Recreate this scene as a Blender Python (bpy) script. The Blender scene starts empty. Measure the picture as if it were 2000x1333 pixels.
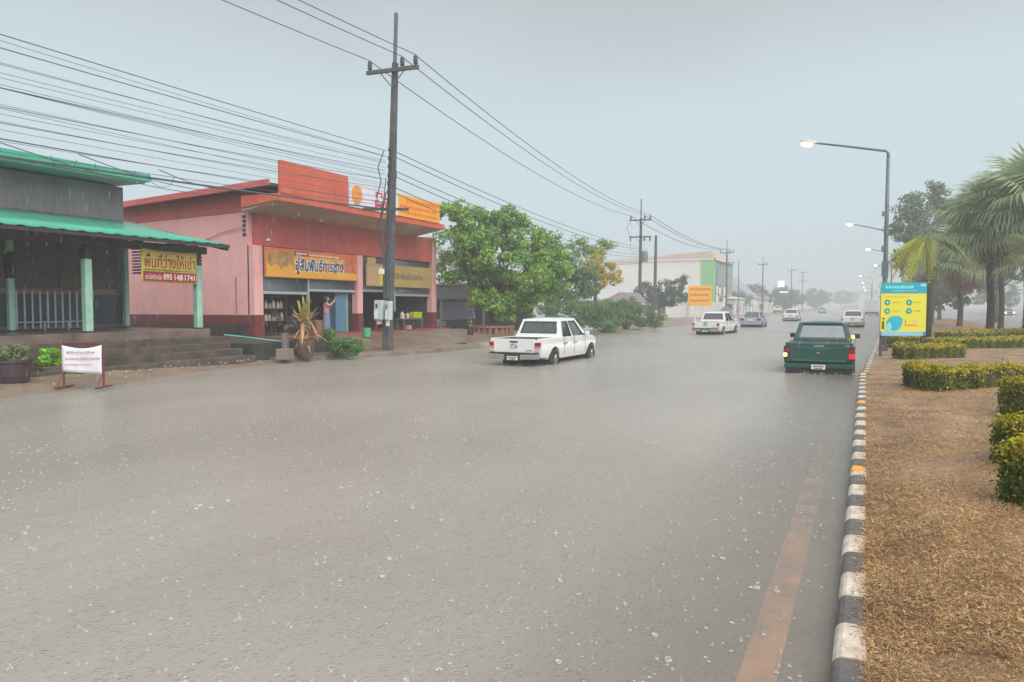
import bpy, bmesh, math, random
import numpy as np
from mathutils import Vector, Matrix

random.seed(7)
rng = np.random.default_rng(7)
SC = bpy.context.scene
COL = SC.collection
R = math.radians

# ------------------------------------------------------------------ camera, sky, sun, exposure
cam_d = bpy.data.cameras.new('camera')
cam = bpy.data.objects.new('camera', cam_d)
COL.objects.link(cam)
cam_d.sensor_width = 36.0
cam_d.lens = 26.0
cam_d.clip_start = 0.05
cam_d.clip_end = 4000
cam.location = (0, 0, 1.8)
cam.rotation_euler = (R(90 - 2.756), 0, R(25.54))
SC.camera = cam

SUN_EL, SUN_AZ = R(43), R(126)          # behind and to the right of the viewer
world = bpy.data.worlds.new('World')
SC.world = world
world.use_nodes = True
wn, wl = world.node_tree.nodes, world.node_tree.links
wn.clear()
w_out = wn.new('ShaderNodeOutputWorld')
w_bg = wn.new('ShaderNodeBackground')
w_bg.inputs['Strength'].default_value = 0.1
w_sky = wn.new('ShaderNodeTexSky')
w_sky.sky_type = 'NISHITA'
w_sky.sun_disc = False
w_sky.sun_elevation = SUN_EL
w_sky.sun_rotation = SUN_AZ
w_sky.dust_density = 6.0
w_sky.air_density = 1.5
# the rain cloud deck: grey-blue, darker at mid height, brightened towards the zenith for more light, faint structure
w_tc = wn.new('ShaderNodeTexCoord')
w_sep = wn.new('ShaderNodeSeparateXYZ')
wl.new(w_tc.outputs['Generated'], w_sep.inputs[0])
w_ramp = wn.new('ShaderNodeValToRGB')
cr = w_ramp.color_ramp
cr.elements[0].position = 0.0
cr.elements[0].color = (0.292, 0.340, 0.364, 1)
cr.elements[1].position = 1.0
cr.elements[1].color = (0.44, 0.455, 0.465, 1)
for p, c in ((0.10, (0.292, 0.352, 0.383, 1)), (0.24, (0.292, 0.346, 0.371, 1)), (0.36, (0.248, 0.272, 0.286, 1)), (0.45, (0.225, 0.243, 0.252, 1)), (0.7, (0.33, 0.345, 0.355, 1))):
    e = cr.elements.new(p)
    e.color = c
w_noise = wn.new('ShaderNodeTexNoise')
w_noise.inputs['Scale'].default_value = 2.2
w_noise.inputs['Detail'].default_value = 4
w_noise.inputs['Roughness'].default_value = 0.45
wl.new(w_tc.outputs['Generated'], w_noise.inputs['Vector'])
w_add = wn.new('ShaderNodeMath')
w_add.operation = 'MULTIPLY_ADD'
w_add.inputs[1].default_value = 0.20
w_add.inputs[2].default_value = -0.10
wl.new(w_noise.outputs['Fac'], w_add.inputs[0])
w_pos = wn.new('ShaderNodeMath')
w_pos.operation = 'ADD'
wl.new(w_sep.outputs['Z'], w_pos.inputs[0])
wl.new(w_add.outputs[0], w_pos.inputs[1])
wl.new(w_pos.outputs[0], w_ramp.inputs['Fac'])
w_scale = wn.new('ShaderNodeVectorMath')
w_scale.operation = 'SCALE'
w_scale.inputs['Scale'].default_value = 10.0
wl.new(w_ramp.outputs['Color'], w_scale.inputs[0])
w_mix = wn.new('ShaderNodeMix')
w_mix.data_type = 'RGBA'
w_mix.inputs['Factor'].default_value = 0.94
wl.new(w_sky.outputs['Color'], w_mix.inputs[6])
wl.new(w_scale.outputs['Vector'], w_mix.inputs[7])
wl.new(w_mix.outputs[2], w_bg.inputs['Color'])
wl.new(w_bg.outputs[0], w_out.inputs['Surface'])

sun_d = bpy.data.lights.new('sun', 'SUN')
sun_d.energy = 1.5
sun_d.angle = R(70)
sun_d.color = (1.0, 0.975, 0.94)
sun = bpy.data.objects.new('sun', sun_d)
COL.objects.link(sun)
# lamp shines along -Z: put its +Z towards the sun
sd = Vector((math.sin(SUN_AZ) * math.cos(SUN_EL), math.cos(SUN_AZ) * math.cos(SUN_EL), math.sin(SUN_EL)))
sun.rotation_euler = sd.to_track_quat('Z', 'Y').to_euler()

SC.view_settings.view_transform = 'Standard'
SC.view_settings.look = 'None'
SC.view_settings.exposure = 1.12
SC.view_settings.gamma = 1.0
SC.view_settings.use_curve_mapping = False
SC.render.engine = 'CYCLES'
SC.cycles.use_denoising = True
SC.cycles.max_bounces = 6
SC.cycles.diffuse_bounces = 2
SC.cycles.glossy_bounces = 2
SC.cycles.transmission_bounces = 4
SC.cycles.transparent_max_bounces = 10
SC.cycles.volume_bounces = 3
SC.cycles.caustics_reflective = False
SC.cycles.caustics_refractive = False
SC.cycles.sample_clamp_indirect = 6.0

# ------------------------------------------------------------------ helpers
def lin(c):
    c = c / 255.0
    return c / 12.92 if c <= 0.04045 else ((c + 0.055) / 1.055) ** 2.4


def C(r, g, b, k=1.0):
    return tuple(min(0.9, lin(v) * k) for v in (r, g, b)) + (1.0,)


MATS = {}


def mat(name, col, rough=0.55, var=0.12, scale=3.0, bump=0.0, bscale=40.0, metal=0.0, streak=0.0,
        island=0.0, col2=None, spec=0.5, coat=0.0, transl=0.0, emit=0.0, stretch=(1, 1, 1)):
    """procedural principled material: noise mottling, vertical rain streaks, per-piece variation"""
    if name in MATS:
        return MATS[name]
    m = bpy.data.materials.new(name)
    m.use_nodes = True
    nt = m.node_tree
    n, l = nt.nodes, nt.links
    b = n['Principled BSDF']
    out = n['Material Output']
    b.inputs['Roughness'].default_value = rough
    b.inputs['Metallic'].default_value = metal
    b.inputs['Specular IOR Level'].default_value = spec
    if coat:
        b.inputs['Coat Weight'].default_value = coat
        b.inputs['Coat Roughness'].default_value = 0.08
    if len(col) == 3:
        col = tuple(col) + (1,)
    geo = n.new('ShaderNodeNewGeometry')
    mp = n.new('ShaderNodeMapping')
    mp.inputs['Scale'].default_value = stretch
    l.new(geo.outputs['Position'], mp.inputs['Vector'])
    no = n.new('ShaderNodeTexNoise')
    no.inputs['Scale'].default_value = scale
    no.inputs['Detail'].default_value = 5
    no.inputs['Roughness'].default_value = 0.62
    l.new(mp.outputs[0], no.inputs['Vector'])
    rmp = n.new('ShaderNodeMapRange')
    rmp.inputs['From Min'].default_value = 0.3
    rmp.inputs['From Max'].default_value = 0.7
    l.new(no.outputs['Fac'], rmp.inputs['Value'])
    mx = n.new('ShaderNodeMix')
    mx.data_type = 'RGBA'
    c2 = col2 if col2 else tuple(v * (1 - var) for v in col[:3]) + (1,)
    c1 = col if col2 else tuple(min(.95, v * (1 + var * .6)) for v in col[:3]) + (1,)
    if len(c2) == 3:
        c2 = tuple(c2) + (1,)
    mx.inputs[6].default_value = c1
    mx.inputs[7].default_value = c2
    l.new(rmp.outputs[0], mx.inputs['Factor'])
    cur = mx.outputs[2]
    if streak:
        mp2 = n.new('ShaderNodeMapping')
        mp2.inputs['Scale'].default_value = (5, 5, 0.35)
        l.new(geo.outputs['Position'], mp2.inputs['Vector'])
        n2 = n.new('ShaderNodeTexNoise')
        n2.inputs['Scale'].default_value = 1.3
        n2.inputs['Detail'].default_value = 5
        l.new(mp2.outputs[0], n2.inputs['Vector'])
        r2 = n.new('ShaderNodeMapRange')
        r2.inputs['From Min'].default_value = 0.48
        r2.inputs['From Max'].default_value = 0.75
        r2.inputs['To Max'].default_value = streak
        l.new(n2.outputs['Fac'], r2.inputs['Value'])
        m2 = n.new('ShaderNodeMix')
        m2.data_type = 'RGBA'
        m2.inputs[7].default_value = tuple(v * .45 + .01 for v in col[:3]) + (1,)
        l.new(cur, m2.inputs[6])
        l.new(r2.outputs[0], m2.inputs['Factor'])
        cur = m2.outputs[2]
    if island:
        hv = n.new('ShaderNodeHueSaturation')
        r3 = n.new('ShaderNodeMapRange')
        r3.inputs['To Min'].default_value = 1 - island
        r3.inputs['To Max'].default_value = 1 + island
        l.new(geo.outputs['Random Per Island'], r3.inputs['Value'])
        l.new(r3.outputs[0], hv.inputs['Value'])
        r4 = n.new('ShaderNodeMapRange')
        r4.inputs['To Min'].default_value = 0.5 - island * .06
        r4.inputs['To Max'].default_value = 0.5 + island * .03
        mm = n.new('ShaderNodeMath')
        mm.operation = 'FRACT'
        m7 = n.new('ShaderNodeMath')
        m7.operation = 'MULTIPLY'
        m7.inputs[1].default_value = 17.3
        l.new(geo.outputs['Random Per Island'], m7.inputs[0])
        l.new(m7.outputs[0], mm.inputs[0])
        l.new(mm.outputs[0], r4.inputs['Value'])
        l.new(r4.outputs[0], hv.inputs['Hue'])
        l.new(cur, hv.inputs['Color'])
        cur = hv.outputs[0]
    l.new(cur, b.inputs['Base Color'])
    if bump:
        nb = n.new('ShaderNodeTexNoise')
        nb.inputs['Scale'].default_value = bscale
        nb.inputs['Detail'].default_value = 4
        l.new(mp.outputs[0], nb.inputs['Vector'])
        bp = n.new('ShaderNodeBump')
        bp.inputs['Strength'].default_value = bump
        bp.inputs['Distance'].default_value = 0.02
        l.new(nb.outputs['Fac'], bp.inputs['Height'])
        l.new(bp.outputs[0], b.inputs['Normal'])
    if emit:
        l.new(cur, b.inputs['Emission Color'])
        b.inputs['Emission Strength'].default_value = emit
    if transl:
        tr = n.new('ShaderNodeBsdfTranslucent')
        l.new(cur, tr.inputs['Color'])
        ms = n.new('ShaderNodeMixShader')
        ms.inputs[0].default_value = transl
        l.new(b.outputs[0], ms.inputs[1])
        l.new(tr.outputs[0], ms.inputs[2])
        l.new(ms.outputs[0], out.inputs['Surface'])
    MATS[name] = m
    return m


def glass_mat(name, tint, clear=0.5, rough=0.03, refl=.16):
    if name in MATS:
        return MATS[name]
    m = bpy.data.materials.new(name)
    m.use_nodes = True
    n, l = m.node_tree.nodes, m.node_tree.links
    n.remove(n['Principled BSDF'])
    out = n['Material Output']
    tr = n.new('ShaderNodeBsdfTransparent')
    tr.inputs['Color'].default_value = tuple(tint) + (1,)
    df = n.new('ShaderNodeBsdfDiffuse')
    df.inputs['Color'].default_value = (tint[0] * .12, tint[1] * .13, tint[2] * .13, 1)
    gl = n.new('ShaderNodeBsdfGlossy')
    gl.inputs['Roughness'].default_value = rough
    m1 = n.new('ShaderNodeMixShader')
    m1.inputs[0].default_value = clear
    l.new(df.outputs[0], m1.inputs[1])
    l.new(tr.outputs[0], m1.inputs[2])
    fr = n.new('ShaderNodeFresnel')
    fr.inputs['IOR'].default_value = 1.6
    ad_ = n.new('ShaderNodeMath')
    ad_.inputs[1].default_value = refl
    ad_.use_clamp = True
    l.new(fr.outputs[0], ad_.inputs[0])
    m2 = n.new('ShaderNodeMixShader')
    l.new(ad_.outputs[0], m2.inputs[0])
    l.new(m1.outputs[0], m2.inputs[1])
    l.new(gl.outputs[0], m2.inputs[2])
    l.new(m2.outputs[0], out.inputs['Surface'])
    MATS[name] = m
    return m


def emit_mat(name, col, strength):
    if name in MATS:
        return MATS[name]
    m = bpy.data.materials.new(name)
    m.use_nodes = True
    b = m.node_tree.nodes['Principled BSDF']
    b.inputs['Base Color'].default_value = tuple(col) + (1,)
    b.inputs['Emission Color'].default_value = tuple(col) + (1,)
    b.inputs['Emission Strength'].default_value = strength
    MATS[name] = m
    return m


class MB:
    """collects polygons of one mesh object"""

    def __init__(self):
        self.v, self.f, self.mi = [], [], []
        self.m = 0

    def add(self, vs, fs):
        o = len(self.v)
        self.v += [tuple(p) for p in vs]
        for f in fs:
            self.f.append(tuple(i + o for i in f))
            self.mi.append(self.m)
        return self

    def poly(self, pts):
        return self.add(pts, [tuple(range(len(pts)))])

    def box(self, x0, x1, y0, y1, z0, z1):
        vs = [(x, y, z) for z in (z0, z1) for y in (y0, y1) for x in (x0, x1)]
        return self.add(vs, [(0, 2, 3, 1), (4, 5, 7, 6), (0, 1, 5, 4), (2, 6, 7, 3), (0, 4, 6, 2), (1, 3, 7, 5)])

    def cbox(self, c, s, rz=0.0, top=1.0):
        """box centred at c, size s, turned about z, top scaled"""
        vs = []
        ca, sa = math.cos(rz), math.sin(rz)
        for z in (-.5, .5):
            k = 1.0 if z < 0 else top
            for y in (-.5, .5):
                for x in (-.5, .5):
                    a, b_ = x * s[0] * k, y * s[1] * k
                    vs.append((c[0] + a * ca - b_ * sa, c[1] + a * sa + b_ * ca, c[2] + z * s[2]))
        return self.add(vs, [(0, 2, 3, 1), (4, 5, 7, 6), (0, 1, 5, 4), (2, 6, 7, 3), (0, 4, 6, 2), (1, 3, 7, 5)])

    def hexa(self, lo, hi):
        """lo, hi: four points each (same order, counter-clockwise from above)"""
        return self.add(list(lo) + list(hi), [(3, 2, 1, 0), (4, 5, 6, 7), (0, 1, 5, 4), (1, 2, 6, 5), (2, 3, 7, 6), (3, 0, 4, 7)])

    def prism(self, pts, ex):
        """polygon pts extruded by vector ex"""
        n = len(pts)
        a = [Vector(p) for p in pts]
        b_ = [p + Vector(ex) for p in a]
        fs = [tuple(range(n))[::-1], tuple(range(n, 2 * n))]
        fs += [(i, (i + 1) % n, n + (i + 1) % n, n + i) for i in range(n)]
        return self.add(a + b_, fs)

    def tube(self, path, rad, n=8, cap=True):
        path = [Vector(p) for p in path]
        if not hasattr(rad, '__len__'):
            rad = [rad] * len(path)
        o = len(self.v)
        prev = None
        rings = []
        for i, p in enumerate(path):
            a = path[max(0, i - 1)]
            b_ = path[min(len(path) - 1, i + 1)]
            d = (b_ - a).normalized()
            if prev is None:
                u = d.orthogonal().normalized()
            else:
                u = (prev - d * prev.dot(d))
                u = u.normalized() if u.length > 1e-6 else d.orthogonal().normalized()
            prev = u
            w = d.cross(u)
            rings.append([p + (u * math.cos(t) + w * math.sin(t)) * rad[i] for t in [2 * math.pi * k / n for k in range(n)]])
        vs = [q for r_ in rings for q in r_]
        fs = []
        for i in range(len(path) - 1):
            for k in range(n):
                fs.append((i * n + k, i * n + (k + 1) % n, (i + 1) * n + (k + 1) % n, (i + 1) * n + k))
        if cap:
            fs.append(tuple(range(n))[::-1])
            fs.append(tuple(range((len(path) - 1) * n, len(path) * n)))
        return self.add(vs, fs)

    def lathe(self, prof, n=16, c=(0, 0, 0), axis='z'):
        vs, fs = [], []
        for r_, z in prof:
            for k in range(n):
                t = 2 * math.pi * k / n
                a, b_ = r_ * math.cos(t), r_ * math.sin(t)
                p = (a, b_, z) if axis == 'z' else ((z, a, b_) if axis == 'x' else (a, z, b_))
                vs.append((p[0] + c[0], p[1] + c[1], p[2] + c[2]))
        for i in range(len(prof) - 1):
            for k in range(n):
                fs.append((i * n + k, i * n + (k + 1) % n, (i + 1) * n + (k + 1) % n, (i + 1) * n + k))
        if prof[0][0] > 1e-4:
            fs.append(tuple(range(n))[::-1])
        if prof[-1][0] > 1e-4:
            fs.append(tuple(range((len(prof) - 1) * n, len(prof) * n)))
        return self.add(vs, fs)

    def frame_box(self, fr, x0, x1, y0, y1, z0, z1):
        """box in a sign frame fr=(origin, ux, uy)"""
        o, ux, uy = fr
        nz = ux.cross(uy)
        P = lambda x, y, z: o + ux * x + uy * y + nz * z
        return self.hexa([P(x0, y0, z0), P(x1, y0, z0), P(x1, y1, z0), P(x0, y1, z0)], [P(x0, y0, z1), P(x1, y0, z1), P(x1, y1, z1), P(x0, y1, z1)])

    def frame_disc(self, fr, cx, cy, rx, ry, z0, z1, n=20):
        o, ux, uy = fr
        nz = ux.cross(uy)
        pts = [o + ux * (cx + rx * math.cos(2 * math.pi * k / n)) + uy * (cy + ry * math.sin(2 * math.pi * k / n)) + nz * z0 for k in range(n)]
        return self.prism(pts, nz * (z1 - z0))

    def mesh(self, name, mats, smooth=False):
        me = bpy.data.meshes.new(name)
        me.from_pydata(self.v, [], self.f)
        for m in (mats if isinstance(mats, (list, tuple)) else [mats]):
            me.materials.append(m)
        if any(self.mi):
            me.polygons.foreach_set('material_index', self.mi)
        if smooth:
            me.polygons.foreach_set('use_smooth', [True] * len(me.polygons))
        bm = bmesh.new()
        bm.from_mesh(me)
        bmesh.ops.recalc_face_normals(bm, faces=bm.faces)
        bm.to_mesh(me)
        bm.free()
        me.update()
        return me

    def build(self, name, mats, parent=None, smooth=False, bevel=0.0, seg=2, angle=30):
        return link(name, self.mesh(name, mats, smooth), parent, bevel, seg, angle)


def link(name, me, parent=None, bevel=0.0, seg=2, angle=30):
    o = bpy.data.objects.new(name, me)
    COL.objects.link(o)
    if parent is not None:
        o.parent = parent
    if bevel:
        md = o.modifiers.new('bevel', 'BEVEL')
        md.width = bevel
        md.segments = seg
        md.limit_method = 'ANGLE'
        md.angle_limit = R(angle)
        md.harden_normals = False
    return o


def tag(o, label, cat, group=None):
    o['label'] = label
    o['category'] = cat
    if group:
        o['group'] = group
    return o


def struct(o):
    o['kind'] = 'structure'
    return o


def stuff(o):
    o['kind'] = 'stuff'
    return o


def thing(name, label, cat, loc=(0, 0, 0), rz=0.0, group=None):
    o = bpy.data.objects.new(name, None)
    o.empty_display_size = 0.2
    COL.objects.link(o)
    o.location = loc
    o.rotation_euler = (0, 0, rz)
    return tag(o, label, cat, group)


def copy_tree(o, parent=None):
    c = o.copy()
    COL.objects.link(c)
    if parent is not None:
        c.parent = parent
    for ch in list(o.children):
        copy_tree(ch, c)
    return c


def np_mesh(name, V, F, mats, smooth=False, mi=None):
    me = bpy.data.meshes.new(name)
    V = np.asarray(V, dtype=np.float32)
    F = np.asarray(F, dtype=np.int32)
    k = F.shape[1]
    me.vertices.add(len(V))
    me.vertices.foreach_set('co', V.ravel())
    me.loops.add(F.size)
    me.loops.foreach_set('vertex_index', F.ravel())
    me.polygons.add(len(F))
    me.polygons.foreach_set('loop_start', np.arange(0, F.size, k, dtype=np.int32))
    me.polygons.foreach_set('loop_total', np.full(len(F), k, dtype=np.int32))
    for m in (mats if isinstance(mats, (list, tuple)) else [mats]):
        me.materials.append(m)
    if mi is not None:
        me.polygons.foreach_set('material_index', np.asarray(mi, dtype=np.int32))
    me.update(calc_edges=True)
    me.validate()
    return me


def leaf_mesh(name, P, N, size, mats, aspect=0.45, mi=None, jitter=0.7):
    """one small folded leaf (a diamond of two triangles joined as a bent quad) at every point P, facing roughly N"""
    n = len(P)
    D = N + rng.normal(0, jitter, (n, 3))
    D /= np.linalg.norm(D, axis=1)[:, None] + 1e-9
    A = rng.normal(0, 1, (n, 3))
    A[:, 2] -= 0.5
    A -= D * np.sum(A * D, axis=1)[:, None]
    A /= np.linalg.norm(A, axis=1)[:, None] + 1e-9
    B = np.cross(D, A)
    s = (size * rng.uniform(.6, 1.35, n))[:, None]
    v0 = P - A * s * .5
    v1 = P + B * s * aspect * .5 + D * s * .08
    v2 = P + A * s * .5 - D * s * .06
    v3 = P - B * s * aspect * .5 + D * s * .08
    V = np.stack([v0, v1, v2, v3], axis=1).reshape(-1, 3)
    F = np.arange(4 * n).reshape(n, 4)
    return np_mesh(name, V, F, mats, mi=mi)


def cloud_points(lobes, per, sub_r=0.55, n_sub=14, flat=0.85):
    """points on small clumps sitting on the surfaces of big lobes (x,y,z,r)"""
    P, N = [], []
    for (x, y, z, r_) in lobes:
        c = np.array((x, y, z))
        k = max(4, int(n_sub * r_ * r_))
        d = rng.normal(0, 1, (k, 3))
        d /= np.linalg.norm(d, axis=1)[:, None]
        sc = c + d * r_ * rng.uniform(.55, 1.0, k)[:, None] * np.array((1, 1, flat))
        sr = sub_r * rng.uniform(.6, 1.25, k)
        for j in range(k):
            m = int(per * rng.uniform(.6, 1.3))
            e = rng.normal(0, 1, (m, 3))
            e /= np.linalg.norm(e, axis=1)[:, None]
            e[:, 2] = e[:, 2] * .8 + .12
            P.append(sc[j] + e * sr[j] * (rng.uniform(.35, 1.0, m) ** .6)[:, None])
            N.append(e + np.array((0, 0, .35)))
    return np.concatenate(P), np.concatenate(N)


def text_mesh(name, s, fr, x0, x1, y0, y1, z, m, parent, bold=0.0, depth=0.004):
    """lettering fitted into the rectangle x0..x1, y0..y1 of a sign frame"""
    cu = bpy.data.curves.new('lettering', 'FONT')
    cu.body = s
    cu.size = 1.0
    cu.offset = bold
    cu.resolution_u = 3
    to = bpy.data.objects.new('lettering', cu)
    COL.objects.link(to)
    dg = bpy.context.evaluated_depsgraph_get()
    dg.update()
    tm = bpy.data.meshes.new_from_object(to.evaluated_get(dg))
    bpy.data.objects.remove(to)
    bpy.data.curves.remove(cu)
    vs = [v.co.copy() for v in tm.vertices]
    fs = [tuple(p.vertices) for p in tm.polygons]
    bpy.data.meshes.remove(tm)
    if not vs:
        return None
    ax, bx = min(v.x for v in vs), max(v.x for v in vs)
    ay, by = min(v.y for v in vs), max(v.y for v in vs)
    o, ux, uy = fr
    nz = ux.cross(uy)
    pts = [o + ux * (x0 + (v.x - ax) / (bx - ax) * (x1 - x0)) + uy * (y0 + (v.y - ay) / (by - ay) * (y1 - y0)) + nz * z for v in vs]
    b = MB()
    b.add(pts, fs)
    me = bpy.data.meshes.new(name)
    me.from_pydata([tuple(p) for p in pts], [], fs)
    me.materials.append(m)
    ob = link(name, me, parent)
    return ob


VF = lambda *a: Vector(a)
# two horizontal directions used again and again: across and along the viewer's line of sight
RX, RY = 0.9023, 0.4311
def off(dx, dy):
    """dx metres to the right, dy metres further away, as a world offset"""
    return (dx * RX - dy * RY, dx * RY + dy * RX)

# ------------------------------------------------------------------ the setting
M_soil = mat('median soil', C(180, 146, 110), 0.55, col2=C(104, 80, 62), scale=1.3, bump=1.0, bscale=34)
M_asph = mat('wet asphalt', (0.24, 0.225, 0.205), 0.5, var=.3, scale=2, bump=.3)
M_conc = mat('wet concrete', C(150, 138, 126), 0.38, col2=C(112, 98, 86), scale=1.3, bump=.35, bscale=30)
M_cdark = mat('stained concrete', C(110, 99, 86), 0.4, col2=C(62, 57, 48), scale=1.8, bump=.5, bscale=18, streak=.5)
M_mud = mat('wet mud', C(156, 138, 120), 0.4, col2=C(122, 104, 90), scale=1.5, bump=.8, bscale=14)

b = MB()
b.poly([(-640, -60, -.32), (640, -60, -.32), (640, 660, -.32), (-640, 660, -.32)])
struct(b.build('ground', mat('far ground', C(140, 128, 104), .8, var=.3, scale=.05)))
b = MB()
b.poly([(-40, -20, -.14), (60, -20, -.14), (60, 640, -.14), (-40, 640, -.14)])
struct(b.build('road', M_asph))

# edge line painted on the carriageway, worn and silted over
m = bpy.data.materials.new('worn line paint')
m.use_nodes = True
n, l = m.node_tree.nodes, m.node_tree.links
pb = n['Principled BSDF']
pb.inputs['Base Color'].default_value = (0.80, 0.36, 0.10, 1)
pb.inputs['Roughness'].default_value = .6
g_ = n.new('ShaderNodeNewGeometry')
nz_ = n.new('ShaderNodeTexNoise')
nz_.inputs['Scale'].default_value = 3.0
nz_.inputs['Detail'].default_value = 6
sx = n.new('ShaderNodeSeparateXYZ')
l.new(g_.outputs['Position'], nz_.inputs['Vector'])
l.new(g_.outputs['Position'], sx.inputs[0])
wr = n.new('ShaderNodeMapRange')
wr.inputs['From Min'].default_value = 7.5
wr.inputs['From Max'].default_value = 15.0
wr.inputs['To Min'].default_value = .33
wr.inputs['To Max'].default_value = .75
l.new(sx.outputs['Y'], wr.inputs['Value'])
gt = n.new('ShaderNodeMapRange')
l.new(nz_.outputs['Fac'], gt.inputs['Value'])
l.new(wr.outputs[0], gt.inputs['From Min'])
ad = n.new('ShaderNodeMath')
ad.operation = 'ADD'
ad.inputs[1].default_value = .42
l.new(wr.outputs[0], ad.inputs[0])
l.new(ad.outputs[0], gt.inputs['From Max'])
mxp = n.new('ShaderNodeMix')
mxp.data_type = 'RGBA'
mxp.inputs[6].default_value = (0.27, 0.25, 0.225, 1)
mxp.inputs[7].default_value = (0.95, 0.46, 0.24, 1)
l.new(gt.outputs[0], mxp.inputs['Factor'])
l.new(mxp.outputs[2], pb.inputs['Base Color'])
b = MB()
for k in range(40):
    y0, y1 = 1 + k * .5, 1.5 + k * .5
    b.poly([(-.565, y0, -.135), (-.375, y0, -.135), (-.375, y1, -.135), (-.565, y1, -.135)])
struct(b.build('road_edge_line', m))

# the flood: muddy, half opaque, with rain ripples
m = bpy.data.materials.new('flood water')
m.use_nodes = True
n, l = m.node_tree.nodes, m.node_tree.links
n.remove(n['Principled BSDF'])
out = n['Material Output']
geo = n.new('ShaderNodeNewGeometry')
nz1 = n.new('ShaderNodeTexNoise')
nz1.inputs['Scale'].default_value = .28
nz1.inputs['Detail'].default_value = 4
mpw = n.new('ShaderNodeMapping')
mpw.inputs['Scale'].default_value = (1, .5, 1)
mpw.inputs['Rotation'].default_value = (0, 0, R(20))
l.new(geo.outputs['Position'], mpw.inputs['Vector'])
l.new(mpw.outputs[0], nz1.inputs['Vector'])
cm = n.new('ShaderNodeMix')
cm.data_type = 'RGBA'
cm.inputs[6].default_value = (0.445, 0.408, 0.36, 1)
cm.inputs[7].default_value = (0.365, 0.332, 0.29, 1)
rw = n.new('ShaderNodeMapRange')
rw.inputs['From Min'].default_value = .35
rw.inputs['From Max'].default_value = .65
l.new(nz1.outputs['Fac'], rw.inputs['Value'])
l.new(rw.outputs[0], cm.inputs['Factor'])
# rain rings: concentric waves inside random cells, two sizes
hs = []
for sc_, fr_, am in ((5.5, 30, .34), (11.0, 20, .5), (21.0, 14, .5)):
    vo = n.new('ShaderNodeTexVoronoi')
    vo.inputs['Scale'].default_value = sc_
    vo.voronoi_dimensions = '2D'
    l.new(geo.outputs['Position'], vo.inputs['Vector'])
    ph = n.new('ShaderNodeMath')
    ph.operation = 'MULTIPLY'
    ph.inputs[1].default_value = fr_
    l.new(vo.outputs['Distance'], ph.inputs[0])
    sr = n.new('ShaderNodeSeparateColor')
    l.new(vo.outputs['Color'], sr.inputs[0])
    p2 = n.new('ShaderNodeMath')
    p2.operation = 'MULTIPLY_ADD'
    p2.inputs[1].default_value = 6.28
    l.new(sr.outputs[0], p2.inputs[0])
    l.new(ph.outputs[0], p2.inputs[2])
    si = n.new('ShaderNodeMath')
    si.operation = 'SINE'
    l.new(p2.outputs[0], si.inputs[0])
    fo = n.new('ShaderNodeMapRange')
    fo.inputs['From Min'].default_value = 0.42
    fo.inputs['From Max'].default_value = 0.05
    l.new(vo.outputs['Distance'], fo.inputs['Value'])
    pr = n.new('ShaderNodeMath')
    pr.operation = 'MULTIPLY'
    l.new(si.outputs[0], pr.inputs[0])
    l.new(fo.outputs[0], pr.inputs[1])
    pr2 = n.new('ShaderNodeMath')
    pr2.operation = 'MULTIPLY'
    l.new(pr.outputs[0], pr2.inputs[0])
    l.new(sr.outputs[1], pr2.inputs[1])
    pa = n.new('ShaderNodeMath')
    pa.operation = 'MULTIPLY'
    pa.inputs[1].default_value = am
    l.new(pr2.outputs[0], pa.inputs[0])
    hs.append(pa)
nzb = n.new('ShaderNodeTexNoise')
nzb.inputs['Scale'].default_value = 3.4
nzb.inputs['Detail'].default_value = 5
nzb.inputs['Roughness'].default_value = .65
l.new(mpw.outputs[0], nzb.inputs['Vector'])
s1 = n.new('ShaderNodeMath')
l.new(hs[0].outputs[0], s1.inputs[0])
l.new(hs[1].outputs[0], s1.inputs[1])
s2 = n.new('ShaderNodeMath')
l.new(s1.outputs[0], s2.inputs[0])
l.new(hs[2].outputs[0], s2.inputs[1])
s3 = n.new('ShaderNodeMath')
s3.operation = 'MULTIPLY_ADD'
s3.inputs[1].default_value = 2.2
l.new(nzb.outputs['Fac'], s3.inputs[0])
l.new(s2.outputs[0], s3.inputs[2])
bpw = n.new('ShaderNodeBump')
bpw.inputs['Strength'].default_value = .75
bpw.inputs['Distance'].default_value = .0115
l.new(s3.outputs[0], bpw.inputs['Height'])
dfw = n.new('ShaderNodeBsdfDiffuse')
l.new(cm.outputs[2], dfw.inputs['Color'])
l.new(bpw.outputs[0], dfw.inputs['Normal'])
trw = n.new('ShaderNodeBsdfTransparent')
trw.inputs['Color'].default_value = (.9, .84, .76, 1)
m1 = n.new('ShaderNodeMixShader')
# clearer where the sheet of water thins out towards the kerb
sxw = n.new('ShaderNodeSeparateXYZ')
l.new(geo.outputs['Position'], sxw.inputs[0])
shl = n.new('ShaderNodeMapRange')
shl.interpolation_type = 'SMOOTHSTEP'
shl.inputs['From Min'].default_value = -2.2
shl.inputs['From Max'].default_value = -.2
shl.inputs['To Min'].default_value = .16
shl.inputs['To Max'].default_value = .64
l.new(sxw.outputs['X'], shl.inputs['Value'])
l.new(shl.outputs[0], m1.inputs[0])
l.new(dfw.outputs[0], m1.inputs[1])
l.new(trw.outputs[0], m1.inputs[2])
glw = n.new('ShaderNodeBsdfGlossy')
glw.inputs['Roughness'].default_value = .26
bpg = n.new('ShaderNodeBump')
bpg.inputs['Strength'].default_value = .28
bpg.inputs['Distance'].default_value = .012
l.new(s3.outputs[0], bpg.inputs['Height'])
l.new(bpg.outputs[0], glw.inputs['Normal'])
frw = n.new('ShaderNodeFresnel')
frw.inputs['IOR'].default_value = 1.33
l.new(bpg.outputs[0], frw.inputs['Normal'])
m2 = n.new('ShaderNodeMixShader')
frc = n.new('ShaderNodeMath')
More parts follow.
